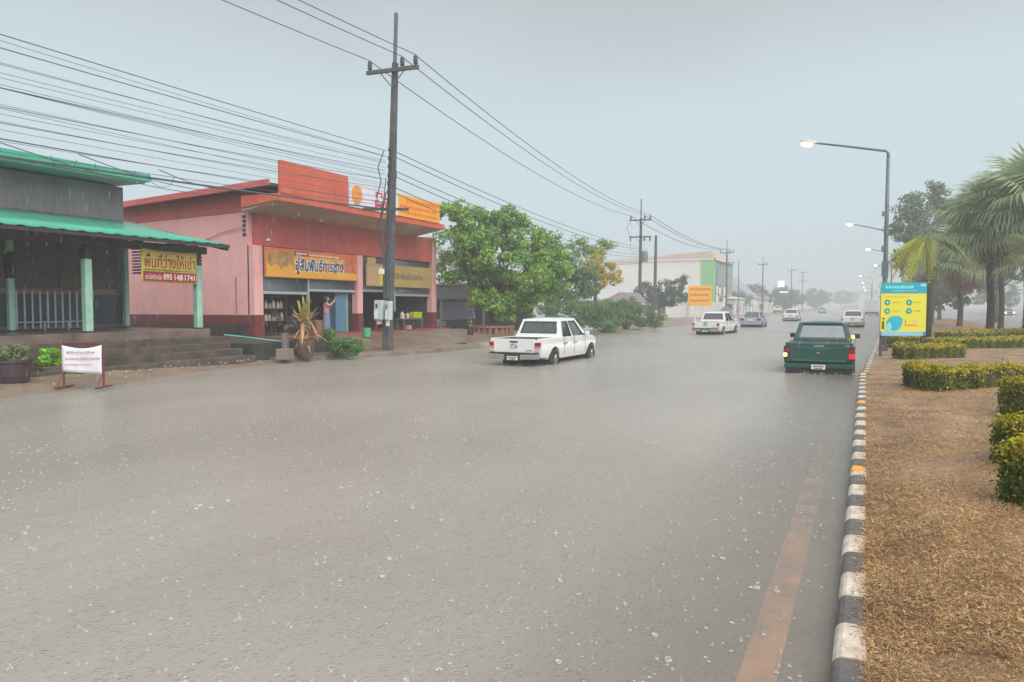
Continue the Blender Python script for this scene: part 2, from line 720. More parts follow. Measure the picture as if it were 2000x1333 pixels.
frc.operation = 'MULTIPLY'
frc.inputs[1].default_value = .62      # the beaten surface mirrors only in part
l.new(frw.outputs[0], frc.inputs[0])
l.new(frc.outputs[0], m2.inputs[0])
l.new(m1.outputs[0], m2.inputs[1])
l.new(glw.outputs[0], m2.inputs[2])
l.new(m2.outputs[0], out.inputs['Surface'])
b = MB()
b.poly([(-75, -20, 0), (60, -20, 0), (60, 640, 0), (-75, 640, 0)])
struct(b.build('flood_water', m))

# ---- the median: a low bank of dry mown grass
def med_edge(y):
    return .02 if y < 19 else .02 + min(1.7, (y - 19) * .028)


def med_h(x, y):
    e = med_edge(y)
    w = x - e
    base = .085 if y < 24 else max(-.01, .085 - (y - 24) * .012)
    h = base + .13 * (1 - math.exp(-max(0, w) / .9))
    h += .022 * math.sin(x * 2.1 + y * .9) * math.sin(y * 1.3 - x) * min(1, w * 2)
    if w > 8:
        h -= (w - 8) * .12
    return h


ys = [-4 + k * .5 for k in range(0, 128)] + [60 + k * 8 for k in range(0, 50)]
us = [0, .06, .15, .3, .5, .75, 1.1, 1.5, 2, 2.6, 3.3, 4.2, 5.2, 6.4, 7.6, 8.6, 9.6, 10.6]
V = [(med_edge(y) + u, y, med_h(med_edge(y) + u, y)) for y in ys for u in us]
nu = len(us)
F = [(j * nu + i, j * nu + i + 1, (j + 1) * nu + i + 1, (j + 1) * nu + i) for j in range(len(ys) - 1) for i in range(nu - 1)]
median = struct(link('median', np_mesh('median', V, F, M_soil)))
for p in median.data.polygons:
    p.use_smooth = True

# dry clippings lying on the bank
def blades(count, y0, y1, lmin, lmax, w):
    y = y1 - (y1 - y0) * np.sqrt(1 - rng.random(count) ** 1.15)
    x = .0 + 3.6 * rng.random(count) ** 1.15
    x = np.where(y > 6.5, x, x * .75)
    x += np.array([med_edge(v) for v in y]) - .085 * rng.random(count) ** 4
    # clumps: throw away where a slow wave is low, so bare patches stay
    keep = (np.sin(x * 2.3 + y * 1.1) + np.sin(y * 2.2 - x * 1.7) + np.sin(x * 6.1 - y * 4.3) * .7 + 1.6 * np.exp(-(x - .1) ** 2 / .08)) > rng.normal(-1.3, 1.1, count)
    x, y = x[keep], y[keep]
    k = len(x)
    z = np.array([med_h(a, c_) for a, c_ in zip(x, y)]) + .004 + .03 * rng.random(k) ** 3
    a = rng.uniform(0, 2 * np.pi, k)
    L = rng.uniform(lmin, lmax, k)
    up = np.abs(rng.normal(.12, .3, k)).clip(0, 1.0)
    d = np.stack([np.cos(a) * np.cos(up), np.sin(a) * np.cos(up), np.sin(up)], 1)
    s = np.stack([-np.sin(a), np.cos(a), rng.normal(0, .3, k)], 1) * (w * rng.uniform(.6, 1.4, k))[:, None]
    P = np.stack([x, y, z], 1)
    mid = P + d * (L * .55)[:, None]
    tip = P + d * L[:, None] - np.array((0, 0, 1)) * (L * .22 * rng.random(k))[:, None]
    tip[:, 2] = np.maximum(tip[:, 2], z - .005)
    V_ = np.stack([P - s, P + s, mid + s * .8, tip, mid - s * .8], 1).reshape(-1, 3)
    return V_, k


V1, k1 = blades(150000, 2.0, 10.5, .012, .042, .0014)
V2, k2 = blades(90000, 4, 25, .02, .055, .0024)
Vg = np.concatenate([V1, V2])
Fg = np.arange(len(Vg)).reshape(-1, 5)
M_straw = mat('dry grass', C(222, 191, 134), .55, col2=C(166, 132, 88), scale=1.4, island=.55, transl=.2)
stuff(link('dry_grass', np_mesh('dry_grass', Vg, Fg, M_straw)))
bpy.data.objects['dry_grass']['label'] = 'dry straw-coloured grass clippings covering the median bank'

# ---- the kerb of the median: painted black and white stones, each a piece
kerb = struct(thing('kerb', '', ''))
del kerb['label'], kerb['category']
prof = [(-.155, -.2), (-.135, .06), (-.12, .085), (-.095, .098), (.0, .10), (.018, .09), (.02, -.2)]
M_kw = mat('kerb white', C(226, 214, 200), .6, col2=C(180, 162, 146), scale=9, bump=.4, bscale=30)
M_kb = mat('kerb black', C(82, 80, 84), .55, col2=C(112, 104, 98), scale=9, bump=.4, bscale=30)
kms = []
for mm_ in (M_kw, M_kb):
    b = MB()
    b.prism([(x, .006, z) for x, z in prof], (0, .418, 0))
    kms.append(b.mesh('kerb_stone', mm_, smooth=False))
for k in range(48):
    o = link('kerb_stone', kms[k % 2], kerb, bevel=.006, seg=1)
    o.location = (.022 + random.uniform(-.004, .004), .42 + k * .43, random.uniform(-.004, .004))
b = MB()
for k in range(48, 110):
    y = .42 + k * .43
    e = med_edge(y) - .02
    b.m = k % 2
    b.prism([(x + e + .022, y, z - .0012 * (k - 48)) for x, z in prof], (.012, .42, 0))
stuff(b.build('kerb_run', [M_kw, M_kb], kerb))
b = MB()
b.hexa([(-.125, 0, .1), (.0, 0, .1), (.0, .17, .1), (-.125, .17, .1)], [(-.105, .03, .122), (-.02, .03, .122), (-.02, .14, .122), (-.105, .14, .122)])
rm = b.mesh('reflector', mat('orange reflector', C(255, 160, 10), .35, var=.1))
for y in (8.35, 14.2, 20.0):
    o = link('reflector', rm, kerb)
    o.location = (.022, y, 0)

# ---- left bank: mud verge in front of the green building, pavement, apron and drive
def verge_edge(y):
    pts = [(2, -15.2), (8, -15.05), (10.3, -15.2), (13, -15.9), (15.5, -16.6), (18, -16.65), (20, -16.5)]
    for (a, xa), (c_, xc) in zip(pts, pts[1:]):
        if y <= c_:
            return xa + (xc - xa) * (y - a) / (c_ - a)
    return -16.4


ysv = [2 + .4 * k for k in range(0, 46)]
V = []
nxv = 22
for y in ysv:
    e = verge_edge(y)
    for i in range(nxv):
        x = e + 1.5 - i * (e + 1.5 + 18.2) / (nxv - 1)
        t = (e - x) / 1.9
        z = .21 * (1 - math.exp(-2.0 * t)) if t > 0 else .11 * t
        z += .022 * math.sin(3 * x + 1.7 * y) * math.sin(2.3 * y - x) + .012 * math.sin(7 * x - 5 * y)
        V.append((x, y, z))
F = [(j * nxv + i, j * nxv + i + 1, (j + 1) * nxv + i + 1, (j + 1) * nxv + i) for j in range(len(ysv) - 1) for i in range(nxv - 1)]
vg = struct(link('mud_verge', np_mesh('mud_verge', V, F, M_mud)))
for p in vg.data.polygons:
    p.use_smooth = True

b = MB()
edge = [(-16.55, 17.9), (-15.95, 20), (-15.2, 21.6), (-14.75, 24), (-14.6, 27.5)]
b.prism([(x, y, -.2) for x, y in edge] + [(-22, 27.5, -.2), (-22, 17.9, -.2)], (0, 0, .36))
struct(b.build('pavement', M_conc, bevel=.02))
b = MB()
b.hexa([(-16.3, 20.9, .12), (-16.1, 34.4, .12), (-19.7, 34.4, .12), (-19.7, 20.9, .12)], [(-16.3, 20.9, .2), (-16.1, 34.4, .2), (-19.5, 34.4, .58), (-19.5, 20.9, .58)])
struct(b.build('apron', mat('apron concrete', C(150, 128, 112), .32, col2=C(108, 88, 76), scale=1.1, bump=.3)))
b = MB()
for x0, x1, y0, y1, z in ((-20.5, -13.9, 27.51, 29.4, .06), (-21, -14.6, 29.2, 31.6, .12), (-22, -15.4, 31.4, 33.6, .2)):
    b.box(x0, x1, y0, y1, -.2, z)
struct(b.build('drive_steps', mat('wet pale slabs', C(188, 180, 170), .18, col2=C(140, 128, 118), scale=.9, bump=.2), bevel=.02))
b = MB()
b.poly([(-60, 36, .02), (-17.5, 36, .02), (-17.5, 60, .02), (-60, 60, .02)])
struct(b.build('forecourt', mat('flooded forecourt', C(188, 180, 172), .25, var=.12, scale=.6)))
b = MB()
b.prism([(-15.6, 40, -.2), (-15, 60, -.2), (-15.2, 120, -.2), (-14.8, 400, -.2), (-24, 400, -.2), (-24, 66, -.2), (-18.2, 62, -.2), (-17.6, 40, -.2)], (0, 0, .27))
struct(b.build('roadside_bank', M_mud))

# ------------------------------------------------------------------ the green-roofed building on the left
GB = thing('green_roofed_building', 'grey rendered building with mint green roofs and porch, left edge of photo', 'building', (-20, 9, 0))
def L(o):        # give a part built in world coordinates to a thing standing elsewhere
    o.location = o.location - o.parent.location
    return o


M_gwall = mat('grey render', C(136, 128, 134), .7, col2=C(112, 104, 110), scale=1.4, streak=.55, bump=.2)
M_green = mat('green roof sheet', C(72, 180, 150), .32, col2=C(58, 156, 130), scale=1.2, streak=.15, coat=.3)
M_soff = mat('green soffit', C(172, 192, 182), .6, col2=C(146, 170, 158), scale=1.5, streak=.35)
M_mint = mat('mint paint', C(178, 224, 204), .45, col2=C(150, 196, 176), scale=3, streak=.2)
M_dkwood = mat('dark stained timber', C(72, 58, 58), .6, var=.3, scale=4, streak=.3)
M_pan = mat('brown shutter', C(112, 100, 90), .55, col2=C(84, 76, 70), scale=1.2, streak=.35)
M_teal = mat('dark teal dado', C(66, 82, 90), .5, var=.2, scale=1.4)
b = MB(); b.box(-28.5, -22.5, 0, 16.9, 1.07, 5.74)
L(b.build('wall', M_gwall, GB))
b = MB(); b.box(-28.5, -18.75, 0, 17.05, .0, 1.06)
L(b.build('porch_floor', mat('porch floor', C(140, 122, 112), .35, col2=C(96, 82, 76), scale=1.5, bump=.2), GB, bevel=.02))
steps = [(-16.95, .28), (-17.4, .47), (-17.85, .65), (-18.3, .83)]
for k, (x, z) in enumerate(steps):
    b = MB(); b.box(x - .455 if k < 3 else -18.76, x, 0, 17.15 - .07 * k, -.1, z)
    L(b.build('step', M_cdark, GB, bevel=.018))
# upper roof: slab with a deep fascia
b = MB()
b.hexa([(-28.9, -1, 5.86), (-21.5, -1, 5.80), (-21.5, 16.95, 5.80), (-28.9, 16.95, 5.86)], [(-28.9, -1, 5.9), (-21.42, -1, 5.92), (-21.42, 17.0, 5.92), (-28.9, 17.0, 5.9)])
L(b.build('soffit', M_soff, GB))
b = MB()
b.box(-21.5, -21.36, -1, 17.02, 5.86, 6.10)
b.box(-28.9, -21.36, 17.02, 17.08, 5.86, 6.10)
L(b.build('fascia', M_green, GB, bevel=.01))
# porch roof in corrugated sheet
V, F = [], []
n_y = 18 * 10
for i in range(n_y + 1):
    y = -.8 + i * 18.0 / n_y
    dz = .022 if (i % 5) in (1, 2) else 0.0
    for (x, z) in ((-22.5, 4.62), (-20.2, 4.10), (-18.0, 3.70)):
        V.append((x, y, z + dz))
for i in range(n_y):
    for j in range(2):
        a = i * 3 + j
        F.append((a, a + 1, a + 4, a + 3))
o = L(link('porch_roof', np_mesh('porch_roof', V, F, M_green), GB))
sm = o.modifiers.new('thick', 'SOLIDIFY'); sm.thickness = .03; sm.offset = -1
b = MB()
for y in [-.4 + 1.45 * k for k in range(13)]:
    b.hexa([(-22.5, y, 4.42), (-18.06, y, 3.52), (-18.06, y + .07, 3.52), (-22.5, y + .07, 4.42)], [(-22.5, y, 4.58), (-18.06, y, 3.655), (-18.06, y + .07, 3.655), (-22.5, y + .07, 4.58)])
L(b.build('rafter', M_dkwood, GB))
b = MB(); b.box(-19.12, -18.9, -.5, 17.1, 3.42, 3.64)
L(b.build('beam', M_dkwood, GB))
b = MB(); b.box(-18.09, -18.03, -.8, 17.2, 3.58, 3.67)
L(b.build('gutter_board', M_dkwood, GB))
b = MB(); b.hexa([(-22.5, 17.12, 4.40), (-18.05, 17.12, 3.50), (-18.05, 17.18, 3.50), (-22.5, 17.18, 4.40)], [(-22.5, 17.12, 4.585), (-18.05, 17.12, 3.67), (-18.05, 17.18, 3.67), (-22.5, 17.18, 4.585)])
L(b.build('barge_board', M_dkwood, GB))
# wall dressing under the porch: brown folding shutters, ledge, dado
for k in range(8):
    y0 = .6 + k * 2.0
    b = MB(); b.box(-22.5, -22.44, y0, y0 + 1.96, 2.35, 3.85)
    b.box(-22.44, -22.42, y0 + .08, y0 + 1.88, 2.43, 3.77)
    L(b.build('shutter_panel', M_pan, GB))
b = MB(); b.box(-22.5, -22.38, .4, 16.88, 2.14, 2.30)
L(b.build('ledge', M_conc, GB))
b = MB(); b.box(-22.5, -22.45, .4, 16.88, 1.2, 2.14)
L(b.build('dado', M_teal, GB))
# posts
for (x, y, w, top) in ((-19.0, 9.6, .21, 3.42), (-19.0, 13.12, .21, 3.42), (-19.0, 16.8, .21, 3.42), (-22.28, 16.75, .17, 4.3), (-21.5, 12.6, .17, 4.0)):
    b = MB()
    b.cbox((x, y, (1.09 + top) / 2 - .18), (w, w, top - 1.09 - .36))
    p = L(b.build('post', M_mint, GB, bevel=.035))
    b = MB()
    b.cbox((x, y, top - .27), (w * .8, w * .8, .54))
    for q in range(3):
        b.cbox((x, y, top - .32 + q * .1), (w * 1.02, w * 1.02, .035))
    s = b.build('post_cap', M_dkwood, p); s.location = -p.parent.location - p.location
    b = MB(); b.cbox((x, y, 1.08), (w * .9, w * .9, .05))
    s = b.build('post_foot', M_dkwood, p); s.location = -p.parent.location - p.location
b = MB(); b.tube([(-21.5, 12.6, 2.55), (-21.5, 12.6, 2.85), (-21.5, 12.6, 3.3)], [.11, .15, .12], 7)
L(b.build('post_wrapping', mat('dark cloth wrap', C(58, 62, 60), .8, var=.4, scale=8), GB))
# railing
M_rail = mat('galvanised rail', C(170, 180, 186), .45, var=.15, scale=6, metal=.2)
b = MB()
b.tube([(-21.45, 12.7, 1.32), (-21.45, 15.0, 1.32)], .022, 6)
for y in (13.5, 14.2, 14.9):
    b.tube([(-21.45, y, 1.06), (-21.45, y, 1.3)], .02, 6)
L(b.build('rail', M_rail, GB))
for k in range(11):
    y = 12.72 + k * .22
    b = MB(); b.tube([(-21.45, y, 1.14), (-21.45, y, 2.2 + .02 * random.random())], .026, 6)
    L(b.build('baluster', M_rail, GB))
# slatted screen at the porch end
M_slat = mat('dark red slat', C(96, 54, 62), .6, var=.25, scale=5)
for k in range(9):
    z = 2.85 + k * .1
    b = MB(); b.hexa([(-22.2, 16.93, z), (-21.3, 16.93, z), (-21.3, 16.99, z + .05), (-22.2, 16.99, z + .05)], [(-22.2, 16.93, z + .014), (-21.3, 16.93, z + .014), (-21.3, 16.99, z + .064), (-22.2, 16.99, z + .064)])
    L(b.build('screen_slat', M_rail if k in (3, 5, 6) else M_slat, GB))
for k in range(3):
    z = 3.55 + k * .1
    b = MB(); b.box(-21.28, -19.15, 16.94, 16.98, z, z + .06)
    L(b.build('screen_slat', M_slat, GB))

# rent banner hung across the porch end
BN = thing('rent_banner', 'yellow cloth banner with red Thai lettering hung from the porch beam', 'banner', (-18.84, 15.65, 2.44))
fr = (VF(0, -.98, .03), VF(0, 1, -.012).normalized(), VF(0, .012, 1).normalized())
M_yel = mat('yellow banner cloth', (.93, .74, .20, 1), .6, col2=(.90, .66, .15, 1), scale=2.5, transl=.15)
M_redp = mat('red print', C(176, 44, 52), .6, var=.15)
M_grnp = mat('green print', C(96, 140, 60), .6, var=.15)
M_whp = mat('white print', C(240, 236, 226), .55, var=.08)
V, F = [], []
for j in range(9):
    for i in range(17):
        u, v = i / 16, j / 8
        p = fr[0] + fr[1] * (u * 1.96) + fr[2] * (v * 1.0 - .07 * math.sin(math.pi * u) * v * v)
        p.x += .012 * math.sin(u * 9) * (.4 + v)
        V.append(tuple(p))
for j in range(8):
    for i in range(16):
        F.append((j * 17 + i, j * 17 + i + 1, (j + 1) * 17 + i + 1, (j + 1) * 17 + i))
o = link('cloth', np_mesh('cloth', V, F, M_yel), BN)
sm = o.modifiers.new('thick', 'SOLIDIFY'); sm.thickness = .006; sm.offset = 0
b = MB(); b.frame_box(fr, .05, 1.91, .05, .33, .020, .024)
b.build('phone_panel', M_redp, BN)
text_mesh('lettering', 'พื้นที่ว่างให้เช่า', fr, .09, 1.87, .44, .86, .026, M_redp, BN, bold=.0)
b = MB()
for k in range(26):
    x = .09 + k * .068
    b.frame_box(fr, x, x + random.uniform(.035, .06), .36, .40, .02, .024)
b.build('small_print', M_grnp, BN)
text_mesh('lettering', 'สนใจติดต่อ', fr, .10, .66, .10, .27, .029, M_whp, BN, bold=.015)
for s_, xa, xb in (('095', .72, 1.03), ('148', 1.11, 1.42), ('1741', 1.48, 1.86)):
    text_mesh('lettering', s_, fr, xa, xb, .10, .28, .029, M_whp, BN, bold=.03)
b = MB()
for x in (.02, 1.94):
    b = MB(); b.tube([fr[0] + fr[1] * x + fr[2] * .98, fr[0] + fr[1] * (x + (.08 if x > 1 else -.08)) + fr[2] * 1.12], .006, 4)
    b.build('tie', M_rail, BN)

# ------------------------------------------------------------------ the red workshop
RB = thing('red_workshop', 'salmon pink and red two-bay workshop with flat concrete canopy', 'building', (-21, 27.8, 0))
M_pink = mat('pink render', C(250, 192, 188), .65, col2=C(236, 168, 166), scale=.9, streak=.22, bump=.12)
M_red = mat('red paint', C(208, 106, 98), .6, col2=C(184, 86, 80), scale=1.1, streak=.4, bump=.1)
M_maroon = mat('maroon dado', C(120, 54, 56), .6, var=.2, scale=2, streak=.2)
M_orange = mat('orange red fascia', C(216, 106, 78), .5, col2=C(198, 90, 66), scale=1.2, streak=.3)
M_black = mat('dark foundation', C(66, 66, 62), .6, var=.35, scale=2, streak=.3)
M_grey = mat('grey shutter', C(112, 120, 128), .45, var=.12, scale=1.5, metal=.3)
M_alu = mat('aluminium bar', C(196, 202, 206), .35, var=.08, scale=5, metal=.4)
M_cun = mat('canopy soffit', C(206, 192, 178), .75, col2=C(170, 156, 144), scale=.9, streak=.2)
M_dim = mat('shop interior', C(78, 82, 84), .8, var=.2, scale=1)
M_ftile = mat('red floor tile', C(184, 104, 84), .3, col2=C(150, 84, 70), scale=2)
b = MB(); b.box(-28.6, -20.2, 20.95, 34.7, 0, .595)
L(b.build('floor_slab', M_ftile, RB))
b = MB(); b.box(-28.6, -21.3, 21.1, 21.2, .0, 1.05)
L(b.build('foundation', M_black, RB))
b = MB(); b.hexa([(-28.6, 21.2, .6), (-21.25, 21.2, .6), (-21.25, 21.4, .6), (-28.6, 21.4, .6)], [(-28.6, 21.2, 5.22), (-21.25, 21.2, 5.42), (-21.25, 21.4, 5.42), (-28.6, 21.4, 5.22)])
L(b.build('wall', M_pink, RB))
b = MB(); b.box(-28.6, -21.0, 21.17, 21.2, 1.05, 1.43)
b.box(-21.0, -20.97, 21.17, 21.7, .6, 1.43)
L(b.build('dado', M_maroon, RB))
b = MB(); b.hexa([(-28.6, 21.15, 5.2), (-21.06, 21.15, 5.38), (-21.06, 21.4, 5.38), (-28.6, 21.4, 5.2)], [(-28.6, 21.15, 5.78), (-21.06, 21.15, 6.12), (-21.06, 21.4, 6.12), (-28.6, 21.4, 5.78)])
L(b.build('gable_band', M_red, RB))
b = MB(); b.box(-28.6, -21.3, 34.3, 34.5, .6, 5.5)
b.box(-28.6, -28.4, 21.4, 34.3, .6, 5.3)
L(b.build('wall', M_pink, RB))
for y0, y1 in ((21.2, 21.68), (27.55, 27.95), (34.0, 34.45)):
    b = MB(); b.box(-21.32, -21.0, y0, y1, 1.43, 4.1 if y0 < 34 else 5.36)
    p = L(b.build('column', M_pink, RB, bevel=.01))
    b = MB(); b.box(-21.33, -20.985, y0 - .01, y1 + .01, .6, 1.43)
    s = b.build('column_base', M_maroon, p); s.location = -p.parent.location - p.location
b = MB(); b.box(-21.24, -20.99, 21.41, 34.0, 4.1, 5.36)
L(b.build('lintel_wall', M_red, RB))
# ventilation holes near the corner
b = MB()
for q in range(5):
    b.box(-21.5, -21.36, 21.16, 21.21, 4.45 + q * .17, 4.55 + q * .17)
L(b.build('vent_blocks', M_black, RB))
# canopy
b = MB(); b.hexa([(-21.05, 20.7, 5.30), (-19.3, 20.7, 5.60), (-19.3, 32.3, 5.60), (-21.05, 32.3, 5.30)], [(-21.05, 20.7, 5.62), (-19.3, 20.7, 5.66), (-19.3, 32.3, 5.66), (-21.05, 32.3, 5.62)])
L(b.build('canopy', M_cun, RB))
b = MB(); b.box(-19.3, -19.2, 20.68, 32.32, 5.60, 5.86)
b.hexa([(-21.0, 20.62, 5.42), (-19.3, 20.62, 5.6), (-19.3, 20.695, 5.6), (-21.0, 20.695, 5.42)], [(-21.0, 20.62, 5.86), (-19.3, 20.62, 5.86), (-19.3, 20.695, 5.86), (-21.0, 20.695, 5.86)])
L(b.build('canopy_fascia', M_orange, RB, bevel=.01))
# roof
b = MB(); b.hexa([(-29, 20.55, 5.80), (-19.7, 20.55, 6.22), (-19.9, 33.2, 6.22), (-29, 34.9, 5.80)], [(-29, 20.55, 5.86), (-19.7, 20.55, 6.28), (-19.9, 33.2, 6.28), (-29, 34.9, 5.86)])
L(b.build('roof', mat('roof sheet', C(120, 92, 88), .5, var=.2, scale=2), RB))
b = MB(); b.hexa([(-29, 20.45, 5.70), (-19.5, 20.45, 6.13), (-19.5, 20.54, 6.13), (-29, 20.54, 5.70)], [(-29, 20.45, 5.93), (-19.5, 20.45, 6.36), (-19.5, 20.54, 6.36), (-29, 20.54, 5.93)])
L(b.build('roof_edge', M_red, RB, bevel=.01))
b = MB(); b.box(-19.32, -19.16, 20.75, 24.6, 5.85, 7.06)
L(b.build('parapet_panel', M_orange, RB, bevel=.015))
# bays: rolled-down shutter tops, bars, mullions, inner room
def shutter(y0, y1, z0, z1):
    V, F = [], []
    k = int((z1 - z0) / .035)
    for i in range(k + 1):
        z = z0 + (z1 - z0) * i / k
        x = -21.16 + (.016 if i % 2 else 0)
        V += [(x, y0, z), (x, y1, z)]
    F = [(2 * i, 2 * i + 1, 2 * i + 3, 2 * i + 2) for i in range(k)]
    o = L(link('roller_shutter', np_mesh('roller_shutter', V, F, M_grey), RB))
    sm = o.modifiers.new('thick', 'SOLIDIFY'); sm.thickness = .01
    b = MB(); b.box(-21.2, -21.12, y0, y1, z0 - .11, z0)
    s = b.build('bottom_bar', M_alu, o); s.location = -RB.location - o.location
shutter(21.7, 24.3, 2.36, 4.1)
shutter(24.44, 27.54, 2.50, 4.1)
shutter(27.97, 30.6, 2.55, 4.1)
shutter(30.74, 33.98, 2.38, 4.1)
for y, z0 in ((24.37, .6), (30.67, 1.5)):
    b = MB(); b.box(-21.2, -21.1, y - .055, y + .055, z0, 4.1)
    L(b.build('mullion', M_alu, RB))
b = MB()
b.box(-27.2, -27.0, 21.4, 34.3, .6, 5)
b.box(-27, -21.35, 27.66, 27.84, .6, 4.6)
b.box(-27, -21.35, 21.42, 34.28, 4.6, 4.7)
b.box(-27, -21.36, 34.1, 34.28, .6, 4.58)  # dark lining and floor sheet, added so the bays look deeply shaded
b.box(-27, -21.36, 21.42, 21.5, .6, 4.58)
b.box(-27, -21.6, 21.52, 34.08, .597, .605)
L(b.build('inner_wall_lining', M_dim, RB))
b = MB(); b.box(-22.1, -21.5, 26.6, 26.66, .6, 2.5)
L(b.build('door_leaf', mat('blue door', C(92, 140, 170), .5, var=.12), RB, bevel=.01)).rotation_euler = (0, 0, 0)
b = MB(); b.box(-21.45, -21.38, 27.2, 27.34, .6, 2.5)
L(b.build('door_frame', mat('pale green frame', C(150, 176, 140), .5, var=.12), RB))
b = MB(); b.box(-21.42, -21.36, 26.45, 27.18, .62, 2.48)
L(b.build('door_leaf', mat('blue door', C(92, 140, 170), .5), RB))
# small fittings on the lintel
b = MB(); b.lathe([(.0, 0), (.09, .02), (.1, .08), (.03, .12)], 10, (-20.98, 21.95, 4.28))
L(b.build('wall_lamp', M_whp, RB))
b = MB(); b.lathe([(.0, 0), (.09, .02), (.1, .08), (.03, .12)], 10, (-20.6, 24.6, 5.28))
L(b.build('ceiling_lamp', M_whp, RB))
b = MB(); b.tube([(-21.5, 21.12, 4.75), (-22.5, 21.14, 4.62), (-24, 21.14, 4.2)], .012, 4)
b.tube([(-21.9, 21.17, 2.9), (-21.9, 21.17, 1.5)], .012, 4)
L(b.build('wall_cable', M_black, RB))

# signs on the workshop (each one could be unscrewed)
def sign_frame(y0, z0, x):
    return (VF(x, y0, z0), VF(0, 1, 0), VF(0, 0, 1))


M_sy = mat('yellow sign print', C(240, 190, 60), .45, col2=C(236, 160, 60), scale=1.6)
M_so = mat('orange sign print', C(214, 104, 74), .45, col2=C(226, 138, 70), scale=1.8)
M_sg = mat('golden picture print', C(214, 170, 96), .5, col2=C(150, 110, 80), scale=3.5)
M_blue = mat('blue lettering', C(38, 66, 128), .5, var=.15)
S1 = thing('shop_sign', 'orange and yellow sign with large blue Thai lettering over the left bay', 'sign', (-21.0, 24.5, 2.9))
fr = (VF(.10, -2.85, 0), VF(0, 1, 0), VF(0, 0, 1))
b = MB(); b.frame_box(fr, 0, 5.7, 0, 1.16, 0, .06)
b.build('panel', M_so, S1, bevel=.008)
b = MB(); b.frame_box(fr, .06, 5.62, .03, .34, .062, .066); b.frame_box(fr, .06, 1.5, .30, .52, .064, .068)
b.frame_box(fr, 1.56, 4.78, .30, .88, .063, .067)
b.build('yellow_field', M_sy, S1)
b = MB()
for k in range(5):
    b.frame_disc(fr, .3 + k * .27, .72 + .1 * math.sin(k * 2.1), .17, .3, .070 + k * .002, .073 + k * .002, 14)
b.build('picture', M_sg, S1)
b = MB()
for k in range(7):
    b.frame_disc(fr, 4.75 + k * .13, .62 + .16 * math.sin(k * 1.9), .12, .17, .07 + k * .002, .073 + k * .002, 12)
b.build('picture', mat('red picture print', C(190, 86, 70), .5, col2=C(222, 150, 110), scale=4), S1)
text_mesh('lettering_outline', 'อู่สัมพันธ์การช่าง', fr, 1.60, 4.72, .11, .93, .069, M_whp, S1, bold=.075)
text_mesh('lettering', 'อู่สัมพันธ์การช่าง', fr, 1.65, 4.67, .15, .89, .074, M_blue, S1, bold=.022)
b = MB(); b.frame_box(fr, 1.62, 2.4, .93, 1.08, .063, .067)
b.build('corner_label', mat('dark red label', C(140, 60, 70), .5, var=.1), S1)
b = MB()
for k in range(6):
    b.frame_box(fr, 1.7 + k * .11, 1.78 + k * .11, .97, 1.04, .068, .07)
for k in range(16):
    b.frame_box(fr, 2.5 + k * .12, 2.58 + k * .12, .95, 1.01, .063, .066)
b.build('small_print', M_whp, S1)

S2 = thing('shop_sign', 'faded yellow sign with grey-blue Thai lettering behind the utility pole', 'sign', (-21.0, 30.9, 2.7))
fr = (VF(.10, -2.85, 0), VF(0, 1, 0), VF(0, 0, 1))
b = MB(); b.frame_box(fr, 0, 5.6, 0, 1.06, 0, .06)
b.build('panel', mat('faded yellow panel', C(196, 168, 96), .55, col2=C(176, 150, 100), scale=1.2, streak=.2), S2, bevel=.008)
b = MB(); b.frame_box(fr, .06, .95, .05, .9, .062, .066); b.frame_box(fr, .08, .7, .92, 1.35, -.02, .05)
b.build('picture', mat('faded picture', C(206, 170, 140), .55, col2=C(190, 150, 100), scale=3), S2)
b = MB(); b.frame_box(fr, 1.0, 2.0, .05, .96, .062, .066)
b.build('yellow_field', mat('faded yellow field', C(222, 190, 80), .55, var=.15), S2)
text_mesh('lettering', 'อู่สัมพันธ์การช่าง', fr, 2.05, 4.75, .30, .74, .07, mat('faded blue lettering', C(96, 104, 120), .6), S2, bold=.01)
b = MB(); b.frame_box(fr, 1.75, 2.0, .72, .86, .07, .074)
b.build('small_print', M_maroon, S2)

S3 = thing('rooftop_sign', 'pale sign with an orange round emblem above the canopy', 'sign', (-19.25, 26.7, 5.84))
fr = (VF(.06, -2.07, 0), VF(0, 1, 0), VF(0, 0, 1))
b = MB(); b.frame_box(fr, 0, 3.5, .02, 1.02, 0, .05)
b.build('panel', mat('pale sign panel', C(222, 222, 232), .5, var=.06, scale=2, streak=.12), S3)
b = MB()
pts = []
for k in range(28):
    t = 2 * math.pi * k / 28
    r_ = 1 + (.06 if k % 2 else 0)
    pts.append(fr[0] + fr[1] * (.5 + .33 * r_ * math.cos(t)) + fr[2] * (.55 + .37 * r_ * math.sin(t)) + VF(.052, 0, 0))
b.prism(pts, (.02, 0, 0))
b.build('emblem', mat('orange emblem', C(244, 164, 62), .45, col2=C(228, 128, 50), scale=3), S3)
b = MB(); b.frame_disc(fr, .5, .14, .2, .07, .052, .06, 12)
b.build('emblem_base', mat('grey emblem base', C(150, 150, 160), .5), S3)
b = MB()
for (x0, x1, y0, y1) in ((1.75, 1.95, .06, .5), (1.95, 2.2, .22, .34), (2.2, 2.4, .06, .5), (2.5, 2.66, .06, .5), (2.66, 2.95, .06, .16), (2.66, 2.95, .40, .5), (2.66, 2.9, .24, .32),
                         (1.8, 1.9, .6, .85), (1.9, 2.2, .78, .85), (2.2, 2.3, .6, .85), (2.45, 2.55, .6, .9), (2.55, 2.8, .6, .68)):
    b.frame_box(fr, x0, x1, y0, y1, .052, .058)
b.build('lettering', mat('red lettering', C(206, 70, 96), .5, var=.1), S3)

